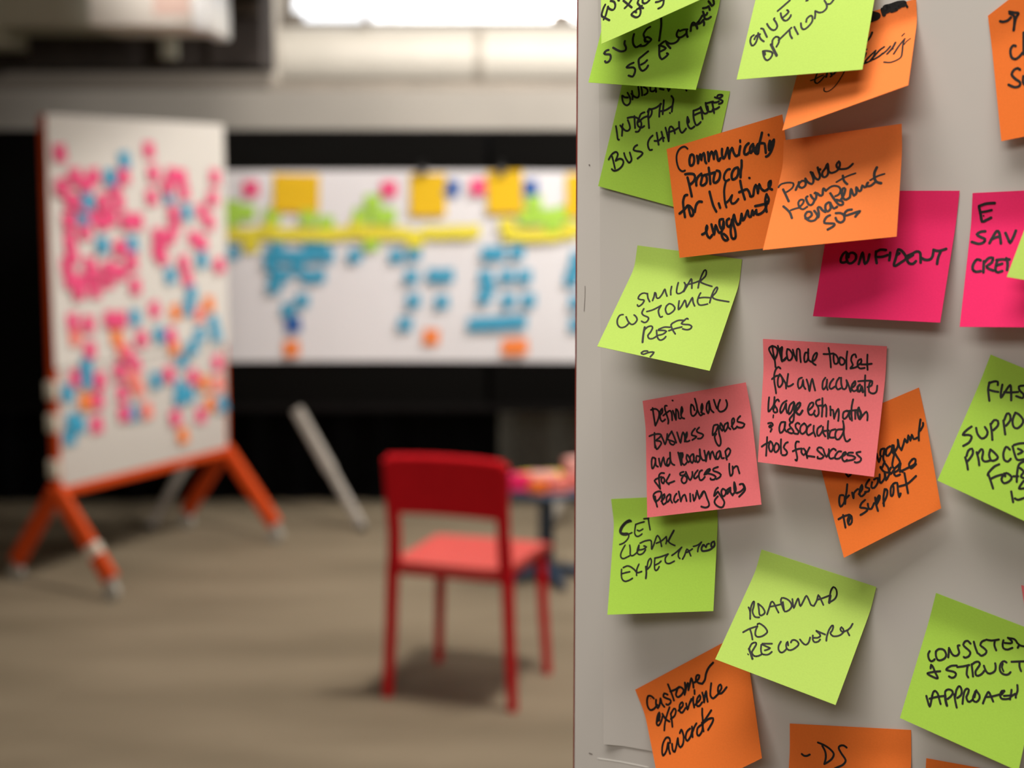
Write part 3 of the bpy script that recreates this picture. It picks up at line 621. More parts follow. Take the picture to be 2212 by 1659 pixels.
# pen width in hundredths of a millimetre, then points across and down the note in thousandths of its size
INK = {
    'fund': '138:41 685 24 708 11 740 8 768 37 796 78 833;138:67 712 55 747 43 780 25 804;138:91 673 123 694 134 728 125 754 105 756 79 735 64 713;138:160 693 169 702;138:209 719 247 763 284 808;138:281 743 252 771 220 787;138:326 867 312 851 292 857 281 867 297 887 326 909 352 908 365 884 362 853 344 841 326 847 315 858;138:347 770 338 793 352 815 367 839 389 857;138:352 839 364 830 378 833;138:384 785 384 806 401 822 424 823 447 811;138:503 853 531 860 560 858;138:574 864 571 895 554 915 525 916',
    'svls': '138:113 700 92 709 80 733 100 740 138 741 152 768 143 803 119 813 107 802;138:151 677 198 697 236 706 269 695 271 669 247 637 244 611;138:312 544 313 586 328 631 359 660 385 647 399 635;138:385 647 436 641 463 611 482 584 466 570 438 561 420 579 432 604 454 600;138:442 469 418 488 402 523 402 546 421 573 433 595;138:518 380 537 445 548 519 556 587;138:375 799 342 818 322 842 338 846 384 841 406 859 409 893 399 922 360 916;138:481 689 442 732 416 765 429 812 451 850 478 865 506 841 514 815;138:449 811 476 792 493 768;138:569 629 584 688 598 727 624 750 650 729 668 702 655 694;138:566 629 602 635 632 650 616 668 586 685;138:567 632 588 605 614 586 637 616 674 647;138:622 591 657 606 695 600 721 578 729 546;138:703 479 696 508 704 536 732 546 761 529 782 502;138:719 487 746 473 779 468;138:776 480 785 511 800 535;138:813 480 806 443 808 408 824 404 854 434 865 453;138:812 425 839 420 862 381 877 334;138:862 381 860 413 883 397 894 373;138:894 373 912 401 914 418;138:873 297 892 327 907 361 934 359 954 340;138:891 333 913 320 912 306;138:866 266 897 258 911 246 929 276;138:903 201 923 222 938 238 954 220 942 187',
    'depth': '123:26 131 38 171 61 203 91 214 113 191 109 151 87 118 70 99;123:36 133 53 143 83 142;123:108 78 122 114 131 154;123:108 104 146 129 177 132 182 102 158 36;123:181 22 202 72 212 108;123:207 31 248 50 255 83 230 103;123:271 25 280 61 309 61 323 43;123:318 21 334 64;123:362 34 399 39;123:429 17 447 45 453 20;123:588 -2 610 28;123:34 418 56 471 80 532 93 535;123:73 405 97 428 105 462 111 496;123:94 390 93 423;123:94 417 125 441 155 442 170 416 156 383 132 346;123:124 327 166 312 214 314 258 345 268 384 255 431 230 438;123:184 301 201 359 216 406;123:269 255 240 273 231 320 225 356 244 387 276 394 296 376;123:235 348 272 303 304 287;123:306 225 308 270 326 329 345 386;123:297 248 305 219 331 227 337 266 324 296 314 292;123:318 223 366 201 405 163;123:399 163 403 218 414 275;123:422 130 431 187 440 250;123:411 228 458 212 507 173;123:483 86 508 113 512 167 518 218;123:503 231 505 232;123:40 733 60 678 91 651 113 667 111 709 107 731;123:66 701 89 743 118 802;123:110 730 135 707 165 706 183 729 175 771 147 807 114 824 90 814;123:169 647 189 681 222 715 241 719 252 691 234 654 220 631;123:273 552 253 570 248 599 274 606 316 604 339 613 330 638 304 669;123:394 446 374 474 366 515 378 552 398 574 418 568;123:425 416 447 468 467 514;123:466 401 489 444 503 478;123:422 489 459 480 486 445;123:501 448 503 449;123:494 361 522 412 551 470;123:551 470 539 409 530 361 543 343 571 361 591 396;123:532 394 574 374 614 344;123:605 296 619 343 638 372 655 381 671 362 681 342;123:671 245 678 287 703 326 728 336 752 314;123:671 245 694 279 688 291;123:712 187 723 233 742 273 766 302 786 289 799 271;123:712 187 741 174 771 155;123:724 225 754 206 775 196;123:769 150 789 194 810 244;123:774 157 803 193 827 198 845 178 830 138;123:806 112 825 154 845 178 873 175 888 163;123:813 116 845 103 871 95;123:861 99 883 143 901 184;123:868 103 901 98 921 88;123:881 158 913 150 935 132;123:877 59 915 63 942 43 934 34 903 39 899 57 929 72 954 82 949 98 926 108',
    'protocol': '119:180 50 163 28 138 23 107 36 83 73 75 115 77 165 88 207 111 233 135 232;159:198 113 184 150 183 193 193 203 211 196 225 161 223 122 208 109 195 119;159:252 133 255 169 253 197 262 166 281 129 288 154 285 177 293 146 313 126 316 157 315 195 322 215;159:348 128 348 166 345 202 357 163 380 132 390 167 391 196 394 169 415 135 421 176 423 213 432 222 446 205;159:470 133 463 177 468 211 483 205 502 169 518 137;159:518 137 519 183 520 224 528 185 554 147 561 184 575 219 589 218;159:624 151 612 184 603 217;139:629 104 628 117;159:696 146 671 159 653 190 649 220 666 229 691 217;159:731 161 708 177 696 210 704 225 725 204 734 175 733 210 743 239;159:817 93 799 135 779 182 761 243 748 235 748 205 771 172 799 170;159:799 172 825 181 827 216 826 254;133:868 121 869 128;159:872 171 858 206 856 240 873 231 887 192 906 171 893 215 869 256 843 280 824 284;199:884 187 868 230;159:133 265 169 269 205 283 213 312 198 342 167 363;159:149 298 155 346 161 411 166 470;159:216 384 219 346 239 313 270 294;159:277 313 263 352 254 383 271 397 302 380 311 340 300 314 272 316;159:338 259 338 313 335 397;159:296 312 343 312 385 310;159:385 315 371 349 364 385 379 398 409 381 426 343 423 310 401 300;139:513 313 492 313 466 339 454 377 467 403 496 396;159:580 315 552 318 525 352 520 392 532 404 561 392 579 360 584 325;159:619 266 613 314 601 351 593 399;139:664 419 668 422;159:129 449 107 452 88 497 85 546 87 605 88 640;159:45 600 86 575 120 543;159:127 544 131 594 140 640 160 629 160 590 140 552 123 543;159:176 610 188 566 203 540 223 528 246 535;159:320 462 327 518 338 586 357 641;159:386 576 393 615;139:469 404 456 433 444 476 439 535 440 586 446 620;139:440 586 475 565 505 530 489 568 495 597 522 597 553 571;159:587 427 591 488 599 539 607 583;159:567 517 607 509 635 506 650 536 655 568;159:655 568 678 568 693 517 711 486 720 523 721 554 731 512 741 487 752 524 777 547 805 539;159:810 536 832 509 838 480 820 490 816 528 840 548;159:216 817 243 807 265 772 264 748 253 780 259 833 277 857 300 835;159:304 743 310 789 317 832 329 787 339 756 351 800 362 825 381 818;159:407 715 379 715 372 756 384 795 403 789 409 734 393 792 380 828 385 870 405 896 429 890 418 861 397 839;159:457 719 437 729 433 766 449 787 471 762 479 732;159:488 729 469 780 458 830 462 881 479 892 495 876 496 821 488 774 488 733 502 694 509 746 524 780 544 769;159:544 769 558 726 566 696 569 750 589 731 619 678 622 723 640 730 659 684 664 721 691 685 691 721 719 721 752 704 775 673 784 635;159:686 653 727 652 782 648;159:791 576 775 616 772 659 774 712;159:791 580 804 617 791 649 778 643',
    'provide': '114:3 447 20 412 72 403 124 415 130 448 107 477 85 490;143:50 462 80 511 120 580;143:159 481 165 453 175 427;143:172 411 179 449 207 469 233 451 226 413 195 403 175 427;143:221 385 247 421 285 444 295 416 277 366 256 330;143:272 338 299 385 333 411 343 380 325 335 309 295;143:332 314 336 321;143:376 315 357 350 368 389 393 392 407 357 390 274 376 315;143:390 274 404 335 432 363 470 355 491 336;143:491 336 496 294 483 265 467 295 486 330 526 341 569 336 603 304;107:488 453 559 415 635 393;143:533 401 549 450 579 484;143:85 621 122 655 152 690 175 738;114:152 664 183 655 220 649;122:219 646 242 612 242 585 217 577 202 601 219 646 251 668 281 648;143:268 554 258 566 274 605 297 635 320 632 330 602;143:292 544 311 573 337 592 340 550 327 527;143:323 532 343 535 370 559 389 556 387 514 390 498 412 522;122:412 522 441 494 473 485 513 499 531 533 522 568 495 581;143:451 549 478 589 506 629 538 665 565 663 558 636 523 621 509 614;143:284 754 311 752 330 728 317 700 288 697 277 727 294 760 329 783 361 779 376 755;143:344 693 366 722 385 756 384 719 368 670 386 667 409 696 434 715;143:450 630 429 646 431 688 452 712 472 688 460 634 479 668 500 692 521 679;143:538 628 561 584 568 527 548 519 545 566 564 611 588 624 614 606;143:614 601 615 533 628 561 645 595 662 576;143:662 576 656 523 678 557 696 554 702 513 722 531 740 523;143:735 517 746 492 738 502 744 524 772 522 798 499;164:805 364 790 409 795 462 816 496 850 511;107:761 473 816 444 871 430;143:475 749 454 759 439 783 440 812 471 821 517 829 515 850 473 876;143:522 778 536 806 566 825 590 807 586 765 556 740 519 736;143:640 719 608 721 588 744 600 767 644 756 705 741 689 762 674 786',
    'give': '115:301 370 260 411 216 453;115:441 385 453 382;115:59 641 41 655 41 692 63 727 83 721 95 686 94 644 92 626;115:72 676 81 648 111 638;115:97 634 125 678 157 701;115:108 590 128 597 152 633 175 666;115:150 555 172 583 204 609 231 611 243 583 221 545 200 522 203 512;115:247 474 260 506 288 537 315 539 335 512 337 497;115:268 517 294 493 312 468 295 451;115:167 782 180 816 201 849 224 861 246 842 253 807 229 789 191 781 167 782;153:179 785 190 812;169:224 732 258 781 291 828;115:235 736 229 696 249 670 277 680 285 717 273 754;115:279 701 319 657 365 604;115:355 629 368 666 389 694;115:387 600 406 628 431 664;115:436 573 449 611 473 628 504 605 527 565 518 522 497 518 478 540 478 566;115:543 542 541 508 535 479 564 494 599 492 624 462 618 430 594 396;115:628 428 648 427 668 397',
    'engine': '383:718 1 778 9 843 5 892 16;345:723 42 766 31 832 28 881 12;230:702 -25 722 72;191:788 59 831 55;130:898 -2 923 62;421:608 28 662 64;306:602 85 657 79;153:622 -7 641 7;138:619 225 602 280 572 331 576 397 593 404;146:594 447 586 499;107:585 561 632 561 667 513 677 454;130:677 454 638 494 607 536 611 559 657 555;130:746 442 708 468 664 534 672 551 717 536 745 513;123:746 520 778 492 800 459;130:784 538 820 489 839 433;107:806 505 826 499;107:841 564 876 486 916 424;69:887 377 906 356;100:913 444 908 493 911 576 907 632 874 652 823 653 769 624;61:964 442 935 462 918 491;107:146 555 181 556 212 545 248 540;107:191 484 184 540 188 588 214 612 242 591 263 559;130:281 514 281 574;130:304 523 329 574 321 587;153:344 567 361 547;77:436 579 418 632 388 700 353 737 318 745 291 723 285 691',
    'arrow': '142:109 102 139 122 181 132 213 127;142:207 82 253 112 288 134 256 155 220 223;142:207 94 243 131 240 170 223 224;142:220 340 199 327 173 339 165 372 174 408 205 430 241 425 272 411;142:308 280 281 423;142:231 518 211 500 177 501 153 525 178 566 217 606 207 630 164 625 115 591;142:253 573 243 614 261 642',
    'confident': '157:182 486 163 501 150 538 155 566 179 570 199 560;157:192 493 193 528 212 569 241 573 269 544 265 507 236 490 210 500 210 527;157:300 578 308 525 316 488 333 533 349 574 368 551 372 500;157:421 476 426 522 441 567;157:422 481 451 462 497 463;157:428 519 478 516 517 501;157:533 483 536 514 535 542;157:589 463 584 518 577 572 590 583 627 557 663 525 648 493 616 463 592 456;157:606 485 590 499;157:672 502 702 488 735 469 763 477 773 513 780 553;157:677 502 673 534 691 560 723 564 742 543;157:680 520 712 496;157:773 513 808 530 843 529 862 506 863 457;157:862 453 904 461 957 444;157:918 469 907 510 906 559;157:385 372 435 368',
    'save': '157:60 101 119 85 190 83;157:60 106 76 162 92 219 125 210 165 193;135:73 148 121 143 167 135;90:101 176 103 177;157:125 294 87 297 58 315 86 334 129 353 122 376 82 387 22 371;157:171 384 194 337 220 296 241 306 256 348 266 389;157:181 359 220 342 250 338;157:295 312 323 359 341 386 362 346 379 297;157:113 511 81 504 55 540 55 576 82 595 122 591;157:141 518 143 555 146 600;157:150 523 177 496 212 495 206 529 169 555 186 574 228 588;157:250 516 244 556 243 588 265 602 299 593;157:244 511 289 507 320 510;157:244 552 293 539;157:323 499 338 540 338 585;157:324 504 349 509',
    'similar': '107:226 456 191 453 164 473 160 510 184 518 220 518 218 554 195 582 180 570;107:224 453 243 489 275 522;107:295 507 293 468 285 433 300 443 320 475 343 474 356 433 360 387 382 416 405 445;107:411 352 419 392 434 428;107:456 308 463 355 478 400 504 404 532 373 529 320 509 299;107:536 381 545 329 560 255 579 294 596 339;107:534 316 580 297 640 263;107:650 327 642 272 649 205 665 156 683 156 685 205 652 264 693 282 767 293;107:94 680 69 691 65 734 88 778 125 797 159 781 176 747;107:129 694 166 732 204 751 227 737 234 700 212 675 190 664;107:250 593 249 632 272 651 316 660 329 676 323 703 304 713 278 706;107:287 613 337 585 388 537;107:388 537 383 583 404 620 424 639 438 631;107:437 528 438 561 465 597 488 598 515 564 515 535 482 511 452 508 441 525;107:529 468 539 507 554 545 568 507 576 454 600 484 616 511 626 462 633 420 654 458 680 488;107:689 367 684 400 690 445 717 472 750 467 785 452;107:689 414 731 401 781 395;107:800 438 795 387 797 329 809 295 823 302 820 343 804 380 841 400 962 402;130:326 752 340 814 361 884;107:332 780 347 748 375 731 395 744 392 786 382 817 403 841 435 834 458 807;107:438 759 458 801 484 830 508 834 529 815 536 796;107:454 756 491 748 523 750 504 780 466 799;107:451 748 491 719 539 710;107:630 629 590 637 559 660 541 686 566 722 606 757;107:542 741 591 711 639 688;107:666 611 654 607 635 634 625 659 652 662 695 657 722 669 714 693 685 704 653 702;107:433 949 405 955 388 976 410 983 450 957 489 948 481 978 468 1001 447 1003',
    'toolset': '114:78 53 56 67 50 87 69 125 93 167;114:78 53 84 104 96 167 103 229;114:78 53 114 68 119 112 101 157;114:124 50 138 100 150 148 157 177;150:138 86 158 60 153 109 155 167 172 166 197 140;114:202 74 197 111 211 163 236 152 245 113 221 76 202 72;114:248 74 260 117 279 161 279 115 284 67 303 70 308 118 314 171;114:375 61 374 114 381 151 405 164;114:376 94 352 91 342 130 347 168 367 157 376 123;114:405 164 434 138 448 94 438 88 419 111 410 149 415 173 437 186;114:539 41 553 111 562 196;114:500 93 538 91 580 83;114:581 90 582 133 592 165 615 159 619 126 600 94 585 88;114:633 111 629 149 644 171 668 160 671 132 652 114 638 110;114:690 60 685 112 686 159 688 201;114:762 102 754 79 731 90 723 128 738 165 725 184 721 194 762 182 776 172;114:776 167 803 142 802 114 779 129 776 167 796 189 833 182;114:851 75 851 134 857 196;114:803 156 845 153 887 145;114:145 236 128 225 108 243 95 287 99 344 114 404 121 438;114:78 327 111 300 146 293;114:140 284 128 323 132 374 148 387 170 352 162 310 143 284;114:151 292 178 328 198 359 203 392;114:212 276 208 326 209 372 236 370 260 352;114:329 297 305 309 299 351 312 383 334 362 340 315 349 361 366 383;114:369 308 388 353 401 396 406 343 415 300 430 341 447 388;114:522 283 505 312 505 358 516 375 537 342 537 296 538 346 550 375;114:589 287 568 316 562 353 578 366 605 346;114:636 274 619 299 614 340 631 366 654 355;114:650 273 655 319 673 359 696 352 702 315 694 289;114:697 293 718 332 737 376 741 331 761 293;114:752 339 768 320 766 293 744 317 744 353 764 370 791 354;150:806 317 789 336 797 367 815 361 821 329 835 369;114:841 241 845 309 857 397;114:789 291 840 283 891 279;114:868 330 899 315 901 283 883 293 878 330 886 365 916 376 942 361 944 314;114:64 476 62 526 66 589 85 571 108 531 110 470;114:151 499 140 486 121 502 113 531 135 557 142 584 117 591 106 569 119 544;114:216 489 183 515 166 563 173 591 196 560 213 512 216 554 228 585;114:276 493 248 518 237 566 244 593 267 563 282 501 286 552 288 608 284 645 264 656 252 634 270 605 293 575;136:298 570 333 515 326 495 303 518 302 569 334 589 356 555;114:405 550 441 510 439 485 415 494 400 542 418 581 447 574 459 545;114:492 455 467 467 464 490 486 520 493 570 473 590 457 573;114:513 444 520 513 522 586;114:485 506 518 499;114:520 517 542 492 554 519 558 582;114:584 502 590 538 593 570;114:587 530 609 528 617 559 625 592 631 558 651 515 660 555 660 607;114:724 522 697 538 696 579 711 587 733 562 744 530 748 570 759 587;114:764 433 758 488 762 542 772 595;114:724 527 762 519 799 512;114:790 517 793 548 797 579;143:816 492 810 529 830 576 840 540 816 497;114:835 580 855 547 880 518 893 544 895 582;86:111 613 110 634;114:70 684 98 677 112 692 91 715 80 707 94 696;114:104 725 95 747;114:214 660 184 664 169 707 180 748 204 731 217 693 217 660 215 712 235 733;114:279 654 260 665 256 684 278 705 295 727 281 742 250 736 244 718 268 702;114:340 662 324 654 306 670 313 697 335 718 332 741 301 740;114:379 653 352 679 350 721 371 737 399 711 401 674 379 653;114:435 657 411 678 405 720 422 741 455 720;114:462 664 463 705 482 744;114:524 658 496 683 495 725 511 737 537 698 539 666 543 706 565 736;114:578 616 579 675 589 750;114:547 697 590 688;114:643 674 610 686 598 715 605 741 639 738;114:700 669 658 677 646 710 655 745 679 748 704 709 714 663 699 605;114:708 645 717 708 738 755 758 753 771 739;114:69 794 70 857 70 941;114:27 874 59 849 104 826;114:98 826 88 860 98 896 114 904 127 870 114 834 98 824;114:150 835 137 859 140 896 155 904 177 878 172 842 150 832;114:191 798 193 853 200 910;114:251 815 232 826 219 860 241 880 252 898 239 918 211 921;114:346 802 326 802 318 830 327 876 341 925 338 950 327 945;114:299 881 336 861 371 852;114:376 852 373 880 395 900 413 875 391 850;114:408 871 420 898 427 920;114:440 836 423 874 420 902 450 903 488 904;114:544 829 519 827 506 847 538 871 565 891 546 911 516 912 515 901;114:557 837 573 872 590 893 606 859 604 832;114:663 835 642 824 615 849 608 882 625 903 659 890;114:708 839 684 842 662 876 665 898 694 895 716 875;114:717 879 749 853 742 840 724 856 724 896 745 912 763 897;114:806 838 772 842 764 861 798 861 829 872 812 891 754 907;114:867 825 835 835 846 852 878 875 871 898 843 910 828 907',
    'define': '119:72 91 115 88 144 114 143 152 121 197 96 234;119:90 77 91 149 94 226;119:148 153 178 129 181 96 158 121 150 177 167 209 195 194;119:229 79 213 77 206 104 216 159 225 208 219 235;119:182 158 225 136 253 126 265 152 261 211;119:279 130 288 170 297 214 303 172 312 121 328 147 327 204 345 207;119:349 179 371 144 369 111 354 151 352 198 376 214;119:290 42 293 44;119:484 157 479 123 462 104 450 142 447 189 465 206 494 187 510 156;119:504 60 510 113 513 166 532 211 560 197;119:541 184 563 150 564 115 548 148 550 195 569 203;119:634 102 610 120 596 165 605 203 621 173 632 114 636 175 657 202;119:679 97 685 136 693 174;119:737 106 715 140 702 181 718 206 755 202 784 179 796 148 791 117;119:84 295 83 351 86 421;119:34 316 71 308 123 310 148 323 122 347 95 362 131 372 146 392 124 421 101 437 89 403;119:148 328 167 372 181 406 198 363 205 322;119:248 305 214 346 208 369 249 388 273 405 257 421 232 409 223 389;119:252 315 270 359 286 407;119:298 321 311 369 326 413 337 368 354 329 368 363 365 409;119:366 395 388 366 390 334 372 368 380 411 411 406;119:468 313 441 337 434 363 469 377 473 387 436 405;119:507 310 483 329 491 348 531 367 540 382 518 402 488 400;119:683 311 648 311 634 345 628 390 658 367 688 321 687 375 697 431 694 470 677 486 655 456 644 405 661 385;119:710 301 702 332 719 366 731 345 715 307;119:776 306 749 316 736 346 743 374 772 341 778 311 777 342 795 363;119:807 342 837 305 835 278 818 289 813 338 825 367 851 357;119:897 269 875 284 866 309 900 323 928 340 905 364 871 359 857 349;119:86 513 61 501 50 536 54 592 69 585 85 545 86 513 89 569 109 585;119:119 518 125 555 134 588 146 549 162 514 170 561 185 586 210 580;119:222 527 202 533 190 568 199 592 221 563 224 481 226 546 240 579 260 591;119:299 491 312 548 322 599;119:304 501 339 501 338 533 321 562 349 602 375 583;166:324 508 326 572;119:379 520 372 551 390 585 406 564 388 526;119:429 522 407 542 410 578 424 594 441 560 439 523 441 573 455 589;119:497 553 468 541 461 571 474 596 496 567 499 490 502 545 520 583 544 586;119:540 507 547 555 549 596 562 548 579 519 586 556 589 583 597 544 614 523 626 561 638 589;119:678 527 652 542 644 581 658 592 680 563 685 532 693 587 713 589;119:730 538 734 574 738 606;119:733 534 759 515 777 535 764 565 732 592;119:163 647 138 642 117 658 116 708 124 773;119:124 773 100 738 74 698 102 683 137 674;119:152 680 136 692 140 720 155 731 166 700 152 680;119:214 663 191 699 180 720 204 746;119:204 737 229 731 254 725;119:341 658 311 664 311 682 350 691 368 712 362 742 337 753 318 728 330 698 360 674;119:361 661 379 704 397 733 418 700 420 668;119:470 661 444 685 432 715 446 725 477 702;119:509 666 489 672 477 702 485 743 509 742 530 722;119:537 696 577 678 578 663 553 671 526 704 556 698 599 712 627 733 611 754 582 750 580 741;119:653 656 613 665 611 682 649 700 674 721 660 742 631 752;119:757 642 753 686 758 740 779 724 784 667;119:784 690 808 670 827 673 832 695 839 729;119:76 831 82 873 93 919;119:82 882 63 843 64 811 94 794 128 796 133 824 112 858 87 873;119:131 878 161 850 160 822 142 839 138 884 150 907 175 892;119:206 828 181 848 180 888 195 885 215 856 216 833 215 874 228 900;119:270 831 255 847 244 882 258 901 283 882;119:290 815 298 856 306 898;119:307 893 323 859 343 848 351 871 357 901;119:391 845 391 907;119:415 856 419 883 422 906 438 881 447 842;119:453 827 463 866 471 894;119:471 894 492 865 508 840 522 846 538 897 554 947 544 968 515 972 484 960;166:487 873 503 848;119:640 824 619 839 601 886 622 871 637 855 650 878 671 911 687 948 671 982 647 984 615 963 601 935 614 910 634 894;119:677 841 666 862 677 899 702 884 705 853 682 837;119:749 836 719 850 712 881 727 873 749 840 746 871 763 899;119:763 895 794 863 793 823 786 796 781 849 788 880 812 883;119:832 819 861 818 876 855 864 880 818 916;119:860 822 867 849 841 873 802 886',
    'support': '128:211 413 224 440 250 433;128:518 365 520 399 524 435 544 409;128:597 355 566 349 549 388 565 405 590 387 596 360 570 413 572 459 593 507 592 541 572 539 544 517 527 476;128:574 449 537 491 526 481;128:650 356 616 362 599 402 615 419 654 394 670 355 659 402 672 430;128:682 360 675 420 650 467 634 506 647 534 683 525 708 506 688 448 677 409;128:683 411 718 379 728 332 728 389 742 417;128:741 422 768 387 790 350 797 376 809 381 826 335 836 380 857 342 868 381 901 382;128:956 254 935 309 918 360 909 408;128:936 339 967 311 972 289;128:140 560 109 549 88 591 90 631 131 613 149 575;128:198 493 175 546 152 587 137 626;128:143 595 190 579;128:224 569 224 614 238 580 270 565 284 564;128:280 602 322 578 327 547 298 575 287 615 307 629 345 615;128:404 531 370 552 357 575 385 597 373 615 341 608;128:423 561 407 594 430 609 471 585 481 549 447 547;128:506 530 494 577 502 597 543 573 552 537;128:555 549 551 593 576 575 603 551;128:618 517 590 546 606 563 637 547;128:640 565 682 559 689 528 653 536 633 563 646 596 685 600;128:711 519 694 564 715 589;128:690 579 758 578 833 573 848 539 823 529 784 554 795 592 846 578;128:324 666 286 677 264 702 301 721 329 743 298 754 251 758;128:341 703 339 736 362 751 399 720;128:420 683 415 737 418 789;128:415 715 459 681 459 704 414 742;128:521 655 495 712 482 774;128:481 752 526 713 543 675 527 657 507 683;128:613 645 580 666 565 723 585 725 604 681 604 653;128:613 645 645 652 639 706 638 762 657 742;128:728 605 726 684 724 765;128:658 685 738 694 826 667;128:93 699 90 742 86 795;128:42 713 93 710 140 716;128:153 721 123 749 125 788 156 778 166 737 147 716;128:150 742 123 771',
    'faster': '129:77 200 90 255 136 326;129:76 208 111 180 142 172 152 195;129:93 254 135 250 178 241;129:188 178 199 230 218 271 232 218 252 158 279 200 307 260;129:226 224 271 211 336 183;129:361 122 327 142 346 168 387 183 391 211 334 217;129:83 547 56 586 43 627 86 611 117 613 117 656 83 698;129:123 543 154 578 201 595 227 571 226 536 188 511;129:221 474 258 524 287 573;129:228 471 237 439 269 434 284 464 263 508;129:311 415 340 458 369 500;129:316 410 317 360 342 358 363 393 348 441;129:379 330 381 386 408 425 443 427 467 390 463 356 414 332 379 330;129:135 767 168 801 194 837;129:141 754 137 713 159 690 181 717 174 763 162 789;129:206 700 241 737 267 776;129:219 709 231 666 253 675 269 726 299 735 331 716;129:303 641 310 681 345 710 377 691 383 668 340 649 303 641;129:452 585 415 578 414 628 440 667 474 668 487 642;129:463 556 498 596 539 629 586 608;129:469 544 504 520 541 503;129:512 556 556 560 529 591;129:416 711 385 741 361 796 363 816;129:360 803 407 848 442 884;129:395 832 428 798 471 767;129:482 756 478 800 511 818 546 787 549 758 510 745 489 753 498 771;129:593 623 567 654 577 712 601 773;129:560 747 595 733;129:585 675 623 688 616 726 642 729;129:650 747 637 808 675 793;129:588 851 633 913;129:636 884 664 884 702 855',
    'clear': '106:176 218 161 203 117 221 78 259 61 297 76 325 120 336 157 327 183 317;106:165 218 127 231 89 269 75 311 103 321 141 322 156 346 140 378 105 405 71 415;106:218 246 211 287 211 324 228 348 255 349 283 331;106:218 246 255 235 301 224;106:235 297 257 305 288 289;106:300 197 348 194;106:342 194 348 243 360 298;106:125 422 104 456 88 497 93 524 116 536 147 526 173 515;106:170 423 179 462 182 504 204 514 235 496 259 464 261 425;106:261 425 248 464 253 496 278 506 309 493 328 466;106:264 467 306 461 334 443 309 433;106:270 409 317 392 369 387 381 408 384 445 388 463 404 427 421 372 435 349 458 373 471 410 481 443;106:429 414 475 397 520 361;106:520 361 527 394 521 421;139:589 312 566 353 543 399;106:543 399 560 418 608 440;106:107 626 108 667 119 708 147 727 184 721 219 704;106:115 662 152 654 188 648;106:122 612 158 599 190 605 229 629 263 657 304 649;106:273 587 256 630 257 680;126:341 609 350 660 348 707;106:354 614 361 564 381 541 393 569 380 610 356 632;106:423 542 423 588 429 634 445 644 460 631 469 613;106:422 540 479 530 548 509;106:432 598 462 585 484 567;106:548 509 524 541 529 578 561 590 611 571;106:585 522 622 498 674 456;106:671 458 648 499 648 535 662 550;106:688 555 706 523 724 473 746 497 763 530;106:725 501 750 488 775 473;106:784 452 824 442 858 418;106:858 418 831 463 827 497;133:875 441 861 469 868 492 903 493 948 481 977 454;106:876 451 885 442 902 465 911 438 931 434;133:952 458 951 430 975 417 982 449 968 467',
    'roadmap': '107:72 531 97 558 123 614;107:99 562 88 515 88 479 96 476 108 513 115 552 144 582 165 585 185 578;107:131 480 155 517 177 555 194 560 210 539 207 520 176 495 133 479;107:234 536 230 492 225 433 244 431 285 468 314 493;107:231 471 272 447 303 426;107:313 403 333 436 357 469 384 449 393 411 364 380 324 369 291 375 296 404 322 435 346 462;107:375 356 394 390 414 419 414 378 417 337 441 369 459 388 465 341 471 295 501 318 535 352 560 351;107:560 351 565 301 561 256 587 278 628 320;107:568 295 596 275 647 229;157:656 226 660 257 666 287;107:653 233 649 176 662 134 688 148 704 196 697 244 669 281;107:115 730 151 688 201 648;107:158 692 184 723 208 759;107:201 648 201 682 214 717 238 726 270 708 291 676 288 657 253 634 207 623 195 635;136:213 836 241 865 270 898;107:213 831 217 790 239 773 251 783 247 824 245 854 274 873 304 862 324 840;107:290 774 302 809 322 836 351 835 375 822 389 797;107:294 763 329 751 365 738;107:297 769 334 773 364 775 352 791 333 805;107:424 700 420 733 431 763 455 778 475 767 487 738;107:489 708 474 684 471 705 484 730 508 740 536 725 562 682 554 661 525 652 503 660 500 680;107:558 635 590 653 617 658 631 634 627 594;107:641 572 653 602 674 616 698 603 707 582;107:654 531 671 537 689 545 698 559 682 577 656 586;107:653 529 688 531 729 533;107:756 575 747 539 745 487 755 449 767 454 770 487 764 509 790 524 825 512 850 488 858 457 830 437 828 457 852 468 882 443;107:903 383 897 419 884 448 912 476;71:220 875 228 879',
